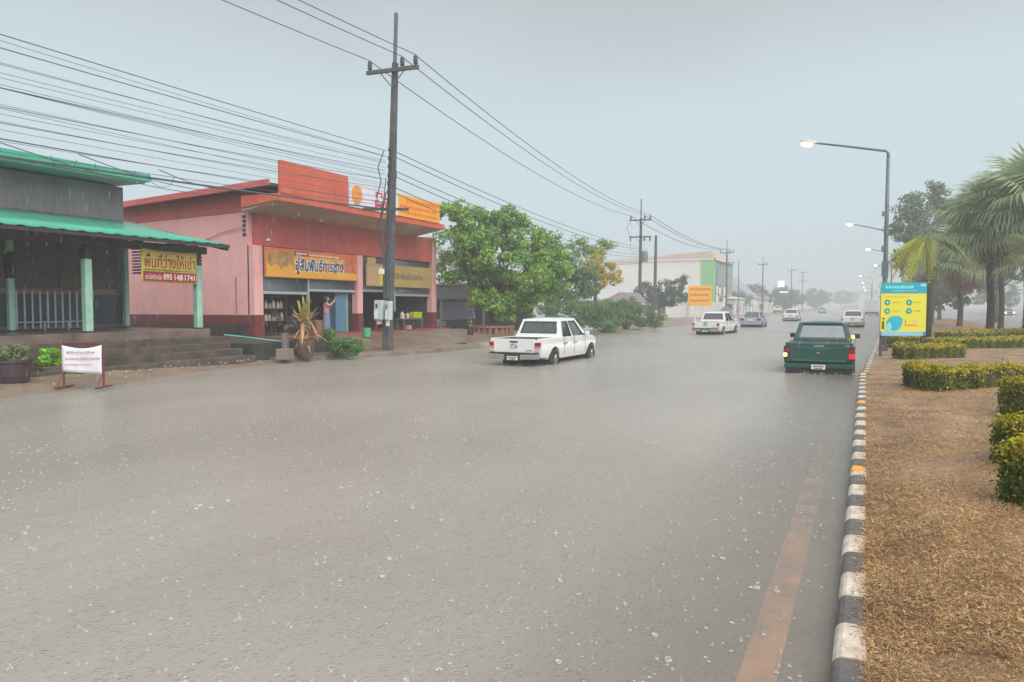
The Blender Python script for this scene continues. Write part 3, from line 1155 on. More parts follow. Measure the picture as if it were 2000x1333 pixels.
S4 = thing('rooftop_sign', 'bright orange-yellow sign on the canopy beside the tree', 'sign', (-19.25, 29.9, 5.84))
fr = (VF(.06, -1.75, 0), VF(0, 1, 0), VF(0, 0, 1))
b = MB(); b.frame_box(fr, 0, 3.6, .02, 1.0, 0, .05)
b.build('panel', mat('amber sign panel', C(248, 178, 40), .45, col2=C(246, 150, 40), scale=1.5), S4)
for r_, (y0, y1) in enumerate(((.66, .86), (.38, .56), (.14, .28))):
    b = MB()
    x = .15
    while x < 3.3:
        w = random.uniform(.06, .2)
        if r_ > 0 or x > .5:
            b.frame_box(fr, x, x + w, y0 + random.uniform(0, .05), y1, .052, .056)
        x += w + .06
    stuff(b.build('lettering', mat('orange lettering', C(226, 112, 40), .5, var=.1), S4))
for y in (-1.7, 0, 1.7):
    b = MB(); b.box(-.25, 0, y - .03, y + .03, 0, .9); b.build('bracket', M_rail, S4)


# rubble and litter along the foot of the steps
b = MB()
for k in range(70):
    yy = random.uniform(8, 17)
    xx = -16.9 + random.uniform(0, .5) if k < 50 else verge_edge(yy) + random.uniform(-1.2, .1)
    s_ = random.uniform(.012, .04)
    b.cbox((xx, yy, .15 + random.uniform(-.02, .03)), (s_ * 1.6, s_ * 2, s_), rz=random.uniform(0, 3), top=.6)
o = stuff(b.build('rubble', mat('pale rubble', C(172, 160, 144), .7, col2=C(124, 112, 98), scale=8)))
o['label'] = 'pale broken stones and litter along the foot of the steps'
# side block between the buildings: dark concrete landing, its dark colour standing for the culvert mouth
b = MB(); b.box(-21.2, -17.1, 17.2, 20.9, -.1, .62)
CL = tag(b.build('side_landing', M_black, bevel=.02), 'dark concrete landing between the porch steps and the workshop', 'landing')
b = MB(); b.tube([(-18.45, 17.3, .86), (-18.1, 17.7, .80), (-17.4, 18.1, .69), (-17.0, 18.5, .62)], .022, 8)
tag(b.build('teal_pipe', mat('teal pipe', C(86, 186, 170), .4)), 'teal plastic pipe lying over the dark landing', 'pipe')

# ------------------------------------------------------------------ utility poles and wires
M_pole = mat('weathered pole concrete', C(98, 98, 98), .8, col2=C(70, 70, 72), scale=2.5, bump=.3, streak=.4)
M_steel = mat('galvanised steel', C(112, 118, 122), .5, var=.2, scale=5, metal=.4)
M_ins = mat('brown insulator', C(70, 66, 66), .35, var=.2)
M_wire = mat('black cable', C(86, 90, 96), .6, var=.1)


def utility_pole(label, x, y, lean=(0, 0), arms=(10.2,), mast=True, group='concrete utility poles along the left roadside', h=10.35, z0=.1, w=.34):
    t = thing('utility_pole', label, 'utility pole', (x, y, z0), 0, group)
    t.rotation_euler = (-lean[1], lean[0], 0)
    b = MB()
    b.hexa([(-w / 2, -w / 2, -.4), (w / 2, -w / 2, -.4), (w / 2, w / 2, -.4), (-w / 2, w / 2, -.4)], [(-w * .29, -w * .29, h), (w * .29, -w * .29, h), (w * .29, w * .29, h), (-w * .29, w * .29, h)])
    b.build('post', M_pole, t, bevel=.025)
    for k, a in enumerate(arms):
        b = MB()
        b.cbox((0, -.17, a - z0), (2.2, .11, .13))
        ca = b.build('crossarm', M_pole, t)
        for xx in (-.98, .42, .98):
            b = MB()
            s = 1 if k == 0 else -1
            zz = a - z0 + .06 * s
            b.lathe([(.03, 0), (.05, .04 * s), (.095, .08 * s), (.06, .13 * s), (.1, .18 * s), (.06, .23 * s), (.09, .28 * s), (.045, .36 * s), (.0, .38 * s)], 10, (xx, -.17, zz))
            b.build('insulator', M_ins, ca, smooth=True)
        b = MB()
        for s in (-1, 1):
            b.tube([(s * .5, -.17, a - z0 - .07), (0, -.17, a - z0 - .6)], .022, 5)
        b.build('brace', M_steel, ca)
    if mast:
        b = MB(); b.cbox((0, -.02, 11.2 - z0), (.1, .1, 2.1))
        b.build('mast', M_steel, t)
    return t


UP1 = utility_pole('nearest concrete utility pole with meter boxes, in front of the red workshop', -15.75, 22.4, (R(2.0) * .9, R(2.0) * .43), z0=.16, w=.31)
# low rack of service cables, stub arm, meter boxes
b = MB()
for k in range(7):
    z = 5.4 + k * .3
    b.lathe([(.03, -.06), (.055, -.04), (.03, 0), (.055, .04), (.03, .06)], 8, (.05, -.30, z))
    b.cbox((.05, -.24, z), (.03, .14, .03))
b.cbox((.05, -.21, 6.3), (.05, .03, 2.1))
b.build('cable_rack', M_ins, UP1)
b = MB(); b.cbox((-.1, -.22, 5.1), (1.75, .09, .10), rz=R(12))
b.build('stub_arm', M_pole, UP1)
b = MB()
for k in range(9):
    a = random.uniform(-.22, .22)
    b.tube([(a, -.24, 5.2 + random.random() * 1.8), (a * 1.3 - .1, -.30 - .05 * random.random(), 4.6), (a * .8, -.24, 3.4), (a * .6, -.23, 1.9)], .018, 5)
b.tube([(-.25, -.2, 7.2), (-.45, -.25, 6.6), (-.3, -.25, 6.1), (-.45, -.28, 5.5), (-.2, -.24, 5.1)], .02, 5)
b.tube([(.24, -.2, 6.9), (.34, -.22, 6.3), (.25, -.22, 5.6)], .02, 5)
b.build('cable_drop', M_wire, UP1)
M_mbox = mat('meter box', C(196, 208, 210), .45, var=.1, scale=4, streak=.15)
for (xx, w_, z0_, z1_) in ((-.16, .34, 1.12, 1.82), (.25, .18, 1.12, 1.80)):
    b = MB(); b.box(xx - w_ / 2, xx + w_ / 2, -.44, -.22, z0_, z1_)
    p = b.build('meter_box', M_mbox, UP1, bevel=.015)
    b = MB(); b.box(xx - w_ * .3, xx - w_ * .05, -.446, -.438, z1_ - .28, z1_ - .14)
    b.build('window', M_black, p)
    b = MB(); b.box(xx - w_ * .42, xx, -.445, -.437, z0_ + .04, z0_ + .34)
    b.build('notice', M_whp, p)
b = MB(); b.box(-.25, -.05, -.33, -.2, 2.75, 2.95)
b.build('junction_box', M_whp, UP1, bevel=.01)
b = MB(); b.box(-.27, -.13, -.32, -.2, .95, 1.12); b.box(.12, .2, -.32, -.2, .9, 1.12)
b.build('conduit_end', M_whp, UP1)

UP2 = utility_pole('utility pole with two crossarms and a transformer behind the roadside shrubs', -20.3, 71.8, (R(.6), 0), arms=(10.2, 8.55), h=10.3)
b = MB(); b.lathe([(.0, 6.0), (.33, 6.0), (.33, 6.95), (.28, 7.02), (.0, 7.02)], 14, (.42, 0, 0))
for s in (-.15, .15):
    b.tube([(.42 + s, 0, 7.0), (.42 + s, 0, 7.3)], .04, 6)
b.build('transformer', mat('transformer paint', C(112, 118, 122), .5), UP2, smooth=False)
b = MB(); b.tube([(-1, -.2, 8.3), (-.95, -.2, 7.2), (-.6, -.2, 6.9), (0, -.2, 7.1)], .02, 5); b.tube([(-.95, -.2, 10.1), (-1.4, -.2, 9.3), (-1, -.2, 8.5)], .02, 5)
b.build('jumper', M_wire, UP2)
UP2b = utility_pole('plain concrete utility pole standing just right of the transformer pole', -18.9, 72.3, (R(.6), 0), arms=(), mast=False, h=8.6)
UP3 = utility_pole('utility pole with two crossarms in front of the glass shopfront', -20.2, 122, arms=(10.2, 8.6))
UP4 = utility_pole('utility pole beside the low white walls, past the sedan', -19.3, 160.5, arms=(10.2,))
UP5 = utility_pole('hazy utility pole rising behind the far round tree', -18.3, 214, arms=(11.2,), h=11.3)
UP6 = utility_pole('farthest, faintest utility pole with two crossarms', -18.2, 252, arms=(12.2, 9.5), h=12.3)
UPs = utility_pole('slim bare pole between the glass shopfront and the white walls', -21.5, 143, arms=(), mast=False, h=10.2, w=.2)


def wire(a, c, sag, rad, label, group, seg=28, mtl=None):
    a, c = Vector(a), Vector(c)
    path = []
    for i in range(seg + 1):
        t = i / seg
        p = a.lerp(c, t)
        p.z -= 4 * sag * t * (1 - t)
        path.append(p)
    b = MB(); b.tube(path, rad, 5)
    return tag(b.build('overhead_wire', mtl or M_wire, smooth=True), label, 'wire', group)


px, py = -15.75, 22.4
tops = [(-.98, 'left'), (.42, 'middle'), (.98, 'right')]
for k, (dx, nm) in enumerate(tops):
    ax = px + .33 + dx
    lean_z = 10.62 - dx * .033
    wire((ax, py - .12, lean_z), (-15.2 + dx, -27, 10.75), .75, .014, '%s of the three high wires running off the top edge from the near pole' % ('leftmost', 'middle one', 'rightmost')[k], 'high-voltage wires')
    wire((ax, py - .12, lean_z), (-20.3 + dx, 71.7, 10.7), .85, .017, '%s of the three high wires between the near pole and the transformer pole' % ('lowest', 'middle one', 'uppermost')[k], 'high-voltage wires')
    wire((-20.3 + dx, 71.7, 10.7), (-20.2 + dx, 121.9, 10.7), .9, .03, '%s of the three thin high wires between the transformer pole and the next pole' % ('left', 'middle', 'right')[k], 'far high-voltage wires')
low = [7.3, 7.1, 6.95, 6.85, 6.6, 6.45, 6.3, 6.15, 6.0, 5.85, 5.65, 5.5, 5.4]
sags = [.22, .3, .5, .35, .62, .45, .72, .5, .8, .55, .75, .5, .7]
rads = [.011, .011, .006, .006, .0095, .006, .009, .0055, .009, .005, .006, .009, .0075]
for k in range(13):
    z = low[k]
    wire((px + .22 - .012 * k, py - .3, z), (-15.1 - .04 * k, -27, z + random.uniform(-.12, .2)), sags[k], rads[k],
         'uppermost of the low cables left of the near pole' if k == 0 else ('second uppermost of the low cables left of the near pole' if k == 1 else '%s from the top of the low cables strung left of the near pole' % ('third', 'fourth', 'fifth', 'sixth', 'seventh', 'eighth', 'ninth', 'tenth', 'eleventh', 'twelfth', 'lowest')[k - 2]),
         'low service cables')
for k in range(9):
    z = 5.45 + .21 * k
    wire((px + .2 - .03 * (k % 3), py - .28, z), (-15.0 - .22 * (k % 4), -27, z + random.uniform(-.3, .35)), random.uniform(.25, .85), .0055, '%s lowest of the faint, very thin cables left of the near pole' % ('very', 'second', 'third', 'fourth', 'fifth', 'sixth', 'seventh', 'eighth', 'ninth')[k], 'faint service cables')
wire((px + .1, py - .3, 5.25), (-15.4, -27, 5.05), .55, .027, 'thickest black cable bundle sagging just above the mint green roof', 'low service cables')
for k in range(6):
    z = (7.4, 7.2, 6.7, 6.5, 6.1, 5.9)[k]
    wire((px + .25, py - .1, z), (-20.3 + .2, 71.7, z + .1), .5 + .1 * k, .015, '%s of the six low cables running right from the near pole behind the tree' % ('uppermost', 'second highest', 'third highest', 'fourth highest', 'fifth highest', 'lowest')[k], 'low cables beyond the near pole')
for k in range(3):
    wire((-15.35, 8.5 + 2.0 * k, 5.05), (-22.6 + k, 20.5, 6.0 + .04 * k), .2, .011, '%s of three service cables dropping from the thick bundle to the red roof' % ('left', 'middle', 'right')[k], 'service drops')
b = MB()
for (y0, r_) in ((10.2, .28), (11.4, .5), (12.6, .35)):
    b.tube([(-15.4, y0 + r_ * math.cos(t), 4.93 - .02 * y0 * 0 - abs(r_ * .8 * math.sin(t))) for t in [math.pi * q / 10 for q in range(11)]], .007, 4)
tag(b.build('cable_loops', M_wire), 'loose cable loops hanging from the thick bundle above the green roof', 'cable')

# ------------------------------------------------------------------ street lamps on the median
M_lamp = mat('lamp post paint', C(120, 130, 134), .5, col2=C(96, 106, 112), scale=3, metal=.3)
M_lens = emit_mat('sodium lens', (1.0, .60, .22), 5.0)


def street_lamp(label, x, y, dxy=(-3.0, .1), h=8.4, rise=.58, glow=None):
    t = thing('street_lamp', label, 'street lamp', (x, y, 0), 0, 'street lamps along the median')
    b = MB()
    top = h - .62
    path = [(0, 0, -.2), (0, 0, 2.6), (0, 0, 5.2), (0, 0, top - .3)]
    b.tube(path, [.105, .085, .075, .06], 10)
    b.build('post', M_lamp, t, smooth=True)
    b = MB()
    d = Vector((dxy[0], dxy[1], 0))
    path = [Vector((0, 0, top - .32)), Vector((0, 0, top - .12)), d * .03 + VF(0, 0, top - .03), d * .08 + VF(0, 0, top), d * .5 + VF(0, 0, top + rise * .55), d * .87 + VF(0, 0, top + rise)]
    b.tube(path, [.055, .055, .05, .048, .042, .036], 8)
    b.build('arm', M_lamp, t, smooth=True)
    b = MB()
    u = d.normalized()
    w = VF(-u.y, u.x, 0)
    e = d * .84 + VF(0, 0, top + rise)
    secs = [(0, .06, .06, -.02), (.12, .11, .08, -.03), (.35, .16, .10, -.035), (.55, .15, .085, -.03), (.68, .07, .04, -.02)]
    rings = []
    for (s, hw, up, dn) in secs:
        c = e + u * s + VF(0, 0, s * .14)
        rings.append([c + w * hw + VF(0, 0, dn), c + w * hw * .7 + VF(0, 0, up), c - w * hw * .7 + VF(0, 0, up), c - w * hw + VF(0, 0, dn)])
    vs = [p for r_ in rings for p in r_]
    fs = [(4 * i + q, 4 * i + (q + 1) % 4, 4 * i + 4 + (q + 1) % 4, 4 * i + 4 + q) for i in range(4) for q in range(4)] + [(3, 2, 1, 0), (16, 17, 18, 19)]
    b.add(vs, fs)
    hd = b.build('lamp_head', mat('lamp head', C(206, 206, 200), .4, var=.05), t, bevel=.012)
    b = MB()
    c = e + u * .4 + VF(0, 0, .4 * .14 - .04)
    vs = []
    for (r_, z) in ((1, 0), (.85, -.07), (.45, -.12)):
        for k in range(12):
            a = 2 * math.pi * k / 12
            vs.append(c + u * (.24 * r_ * math.cos(a)) + w * (.135 * r_ * math.sin(a)) + VF(0, 0, z + .033 * r_ * math.cos(a)))
    fs = [(12 * i + k, 12 * i + (k + 1) % 12, 12 * i + 12 + (k + 1) % 12, 12 * i + 12 + k) for i in range(2) for k in range(12)] + [tuple(range(24, 36))]
    b.add(vs, fs)
    b.build('lens', glow or M_lens, hd, smooth=True)
    b = MB(); b.cbox((0, 0, .02), (.3, .3, .36))
    b.build('base', M_pole, t, bevel=.02)
    return t


SL = street_lamp('nearest lit street lamp, its arm reaching over the green pickup', .66, 32.2, (-3.05, .45))
for bx_ in ((-.16, -.06, -.05, .05, 3.9, 4.1), (-.17, -.02, -.06, .06, 5.25, 5.42), (-.14, .1, -.12, -.07, 2.9, 3.5)):
    b = MB(); b.box(*bx_); b.build('control_box', M_lamp, SL)
street_lamp('second lit street lamp along the median', 1.25, 66, (-2.6, .3))
street_lamp('third lit street lamp along the median', 2.6, 96, (-2.5, .3))
street_lamp('fourth lit street lamp, half lost in rain haze', 3.7, 135, (-2.4, .3))
for k, (x, y) in enumerate(((1.2, 183), (1.4, 235), (1.8, 300), (2.2, 360))):
    street_lamp(('fifth lit street lamp, a small warm point in the haze', 'sixth lit street lamp, a small warm point in the haze', 'seventh lit street lamp, a faint warm point low in the haze', 'farthest lit street lamp, faintest warm point above the road')[k], x, y, (-2.4, .2), glow=emit_mat('distant sodium lens', (1.0, .62, .28), 24.0))

# ------------------------------------------------------------------ vehicles
M_white = mat('white car paint', (.80, .81, .80), .25, var=.04, scale=2, coat=.5)
M_dgreen = mat('dark green car paint', C(12, 72, 64), .28, var=.12, scale=2, coat=.6)
M_silver = mat('silver blue car paint', C(168, 176, 192), .3, var=.05, metal=.5, coat=.4)
M_tyre = mat('tyre rubber', (.022, .022, .024), .75, var=.2, scale=8)
M_rim = mat('alloy rim', C(150, 154, 158), .35, var=.1, metal=.7)
M_trim = mat('black trim', (.03, .03, .032), .5, var=.2)
M_chr = mat('chrome', C(190, 194, 198), .22, var=.08, metal=.8)
M_red_l = mat('red lamp lens', C(150, 22, 30), .2, var=.1)
M_red_lit = emit_mat('lit red lamp lens', (.5, .012, .02), .4)
M_wht_l = mat('clear lamp lens', C(196, 186, 184), .2, var=.05)
M_amb = emit_mat('lit amber lens', (1.0, .55, .14), 1.5)
M_orl = emit_mat('lit orange lens', (1.0, .38, .07), 1.6)
M_head = emit_mat('lit headlamp', (1.0, .97, .9), 7.0)
G_dark = glass_mat('tinted glass', (.34, .40, .40), .62)
G_pale = glass_mat('pale green glass', (.95, 1.0, .985), .985, refl=.42)


def wheel(t, x, y, r_=.33, w=.21, side=1):
    b = MB()
    b.lathe([(r_ * .58, -w / 2), (r_ * .9, -w / 2), (r_ * .99, -w * .34), (r_, 0), (r_ * .99, w * .34), (r_ * .9, w / 2), (r_ * .58, w / 2), (r_ * .58, -w / 2)], 24, (x, y, r_), 'x')
    wl_ = b.build('wheel', M_tyre, t, smooth=True)
    b = MB()
    xo = x + side * (w / 2 - .05)
    b.lathe([(.0, -.02), (r_ * .6, -.02), (r_ * .6, .02), (r_ * .54, .03), (r_ * .5, -.0), (.0, .0)], 20, (xo, y, r_), 'x')
    for k in range(6):
        a = 2 * math.pi * k / 6
        b.tube([(xo + side * .03, y + .05 * math.cos(a), r_ + .05 * math.sin(a)), (xo + side * .03, y + r_ * .56 * math.cos(a), r_ + r_ * .56 * math.sin(a))], .028, 5)
    b.lathe([(.0, -.05), (.06, -.05), (.06, .05), (.0, .05)], 10, (xo, y, r_), 'x')
    b.build('rim', M_rim, wl_)
    return wl_


def arch(cy, cz, r_, a0, a1, n=9):
    return [(cy + r_ * math.cos(a0 + (a1 - a0) * k / (n - 1)), cz + r_ * math.sin(a0 + (a1 - a0) * k / (n - 1))) for k in range(n)]


def bil(q, u, v):
    a, b_, c, d = q
    return a.lerp(b_, u).lerp(d.lerp(c, u), v)


def glazed(mbf, q, us, v0, v1, wins):
    """face q (a,b,c,d) as a shell with window openings in columns `wins` of the breakpoints us; returns panes"""
    panes = []
    vv = [0, v0, v1, 1]
    for i in range(len(us) - 1):
        for j in range(3):
            c = [bil(q, us[i], vv[j]), bil(q, us[i + 1], vv[j]), bil(q, us[i + 1], vv[j + 1]), bil(q, us[i], vv[j + 1])]
            if j == 1 and i in wins:
                panes.append(c)
            else:
                mbf.poly(c)
    return panes


def vehicle(name, label, cat, loc, heading, paint, prof, W, cab, wb, kind, group=None, wheel_r=.33, glass=None):
    """prof: side outline (y,z) of the lower body; cab: dict of greenhouse numbers. y is forward, rear axle at 0."""
    glass = glass or G_dark
    t = thing(name, label, cat, loc, heading, group)
    hw = W / 2
    b = MB()
    n_ = len(prof)
    xs = [(-hw, 0), (-hw * .985, 0), (hw * .985, 0), (hw, 0)]
    # three skins: sill tucked in, shoulder full, so the flank is not flat
    def skin(side):
        out_ = []
        for (y, z) in prof:
            tuck = .018 * max(0, (.62 - z) / .3) if z < .62 else .0
            nose = .0
            if y > cab['nose']:
                nose = .16 * ((y - cab['nose']) / (prof_max - cab['nose'])) ** 2
            out_.append((side * (hw - tuck - nose), y, z))
        return out_
    prof_max = max(p[0] for p in prof)
    A, B_ = skin(-1), skin(1)
    fs = [tuple(range(n_)), tuple(range(n_, 2 * n_))[::-1]] + [(i, n_ + i, n_ + (i + 1) % n_, (i + 1) % n_) for i in range(n_)]
    b.add(A + B_, fs)
    body = b.build('body', paint, t, bevel=.04, seg=3, angle=28)
    # round the flanks: cut the sides into bands and swell them
    bm = bmesh.new()
    bm.from_mesh(body.data)
    for zc in (.48, .6, .72, .84, .94):
        bmesh.ops.bisect_plane(bm, geom=bm.verts[:] + bm.edges[:] + bm.faces[:], plane_co=(0, 0, zc), plane_no=(0, 0, 1))
    for v in bm.verts:
        q_ = 1 - .05 * (v.co.z - .70) ** 2 / .12 * (1 if v.co.z > .70 else 1.3)
        v.co.x *= q_
    bmesh.ops.recalc_face_normals(bm, faces=bm.faces)
    bm.to_mesh(body.data)
    bm.free()
    body.data.shade_smooth()
    body.data.set_sharp_from_angle(angle=R(32))
    # dark wheel housings
    for cy_ in (0, wb):
        b = MB(); b.cbox((0, cy_, .46), (W * .86, wheel_r * 2.3, .52))
        b.build('wheel_housing', M_trim, t)
    # greenhouse
    z0, z1 = cab['z0'], cab['z1']
    yb, ybt, yft, yf = cab['y']
    w0, w1 = cab['w0'] / 2, cab['w1'] / 2
    BL, BR, FR_, FL = VF(-w0, yb, z0), VF(w0, yb, z0), VF(w0 * .97, yf, z0), VF(-w0 * .97, yf, z0)
    bl, br, fr_, fl = VF(-w1, ybt, z1 - .02), VF(w1, ybt, z1 - .02), VF(w1 * .95, yft, z1), VF(-w1 * .95, yft, z1)
    b = MB()
    rear = glazed(b, (BL, BR, br, bl), [0, .085, .915, 1], cab.get('rv0', .16), cab.get('rv1', .9), [1])
    front = glazed(b, (FR_, FL, fl, fr_), [0, .07, .93, 1], .06, .92, [1])
    us_, wins = cab['side']
    right = glazed(b, (BR, FR_, fr_, br), us_, .05, .86, wins)
    left = glazed(b, (FL, BL, bl, fl), [1 - u for u in us_[::-1]], .05, .86, [len(us_) - 2 - w_ for w_ in wins])
    # crowned roof
    g_n = 6
    gp = [[bil((bl, br, fr_, fl), i / g_n, j / g_n) + VF(0, 0, .05 * (1 - (2 * i / g_n - 1) ** 2) ** .6 * (1 - (2 * j / g_n - 1) ** 2) ** .6) for i in range(g_n + 1)] for j in range(g_n + 1)]
    for j in range(g_n):
        for i in range(g_n):
            b.poly([gp[j][i], gp[j][i + 1], gp[j + 1][i + 1], gp[j + 1][i]])
    cb = b.build('cab', paint, t)
    bm = bmesh.new(); bm.from_mesh(cb.data); bmesh.ops.remove_doubles(bm, verts=bm.verts, dist=.002); bmesh.ops.recalc_face_normals(bm, faces=bm.faces); bm.to_mesh(cb.data); bm.free()
    sm = cb.modifiers.new('thick', 'SOLIDIFY'); sm.thickness = .045; sm.offset = -1
    md = cb.modifiers.new('bevel', 'BEVEL'); md.width = .055; md.segments = 3; md.limit_method = 'ANGLE'; md.angle_limit = R(20)
    ctr = (BL + FR_ + bl + fr_) / 4

    def pane(c, nm):
        cc = sum(c, VF(0, 0, 0)) / 4
        nrm = (c[1] - c[0]).cross(c[3] - c[0]).normalized()
        if nrm.dot(cc - ctr) < 0:
            nrm = -nrm
        pts = [cc + (p - cc) * 1.02 - nrm * .02 for p in c]
        b = MB(); b.prism(pts, nrm * .006)
        g = b.build(nm, glass, cb)
        b = MB()
        for i in range(4):
            p, q = cc + (c[i] - cc) * 1.01, cc + (c[(i + 1) % 4] - cc) * 1.01
            b.tube([p - nrm * .002, q - nrm * .002], .016, 4)
        b.build('window_seal', M_trim, cb)
    for c in rear: pane(c, 'rear_window')
    for c in front: pane(c, 'windscreen')
    for c in right + left: pane(c, 'side_window')
    # seats seen through the glass
    b = MB()
    for ys_ in cab['seats']:
        for xx in (-.36, .36):
            b.cbox((xx, ys_, z0 + .1), (.46, .14, .26)); b.cbox((xx, ys_, z0 + .32), (.24, .1, .17))
    b.cbox((0, yf - .35, z0 + .03), (w0 * 1.7, .3, .12))
    b.build('seats' if cab['seats'] else 'dashboard', M_trim, t, bevel=.03)
    for (xx, s) in ((-hw + .1, -1), (hw - .1, 1)):
        for yy in (0, wb):
            wheel(t, xx, yy, wheel_r, .21, s)
    for s in (-1, 1):
        b = MB(); b.cbox((s * (w0 + .14), yf - .42, z0 + .09), (.15, .09, .14))
        mr = b.build('mirror', paint if kind != 'green' else M_trim, t, bevel=.03)
        b = MB(); b.tube([(s * (w0 - .04), yf - .38, z0 + .04), (s * (w0 + .1), yf - .4, z0 + .08)], .03, 6)
        b.build('mirror_arm', M_trim, mr)
    for s in (-1, 1):
        for yy in cab['handles']:
            b = MB(); b.cbox((s * (hw + .006), yy, z0 - .17), (.05, .17, .05))
            b.build('door_handle', M_chr, t, bevel=.012)
        b = MB()
        for yy in cab['gaps']:
            b.cbox((s * (hw - .001), yy, .74), (.008, .008, .56))
        b.build('door_gap', M_trim, t)
    for s in (-1, 1):
        b = MB(); b.hexa([(s * hw * .60, prof_max - .10, .66), (s * hw * .9, prof_max - .34, .66), (s * hw * .86, prof_max - .5, .9), (s * hw * .6, prof_max - .28, .86)], [(s * hw * .60, prof_max - .06, .66), (s * hw * .93, prof_max - .30, .66), (s * hw * .89, prof_max - .46, .92), (s * hw * .6, prof_max - .24, .88)])
        b.build('headlamp', M_wht_l, t)
    b = MB(); b.cbox((0, prof_max - .02, .66), (W * .55, .1, .2))
    b.build('grille', M_trim, t)
    return t


def pickup_prof(h=1.02, belt=1.08, rear=-1.15, nose=4.0, wb=3.08, bed=.42, ws=2.72, ar=.42, bot=.36):
    p = [(rear + .06, .47), (rear, .58), (rear + .01, h), (bed, h), (bed + .05, belt), (ws, belt + .01)]
    p += [(ws + .5, belt - .02), (nose - .35, belt - .1), (nose - .1, belt - .22), (nose, belt - .42), (nose, .52), (nose - .07, bot)]
    p += [(wb + ar, bot)] + arch(wb, .33, ar, 0.08, math.pi - .08) + [(wb - ar, bot)]
    p += [(ar, bot)] + arch(0, .33, ar, 0.08, math.pi - .08) + [(-ar, bot + .05)]
    return p


DC = dict(y=(.47, .74, 2.05, 2.85), z0=.99, z1=1.58, rv0=.24, rv1=.86, w0=1.56, w1=1.28, nose=3.2, side=([0, .10, .40, .47, .86, 1], [1, 3]), seats=(1.0, 1.9), handles=(.82, 1.62), gaps=(.72, 1.55, 2.5))
XC = dict(y=(.72, .98, 2.0, 2.80), z0=1.04, z1=1.57, w0=1.54, w1=1.24, nose=3.2, side=([0, .10, .30, .38, .86, 1], [1, 3]), seats=(), handles=(1.2,), gaps=(1.1, 2.45))


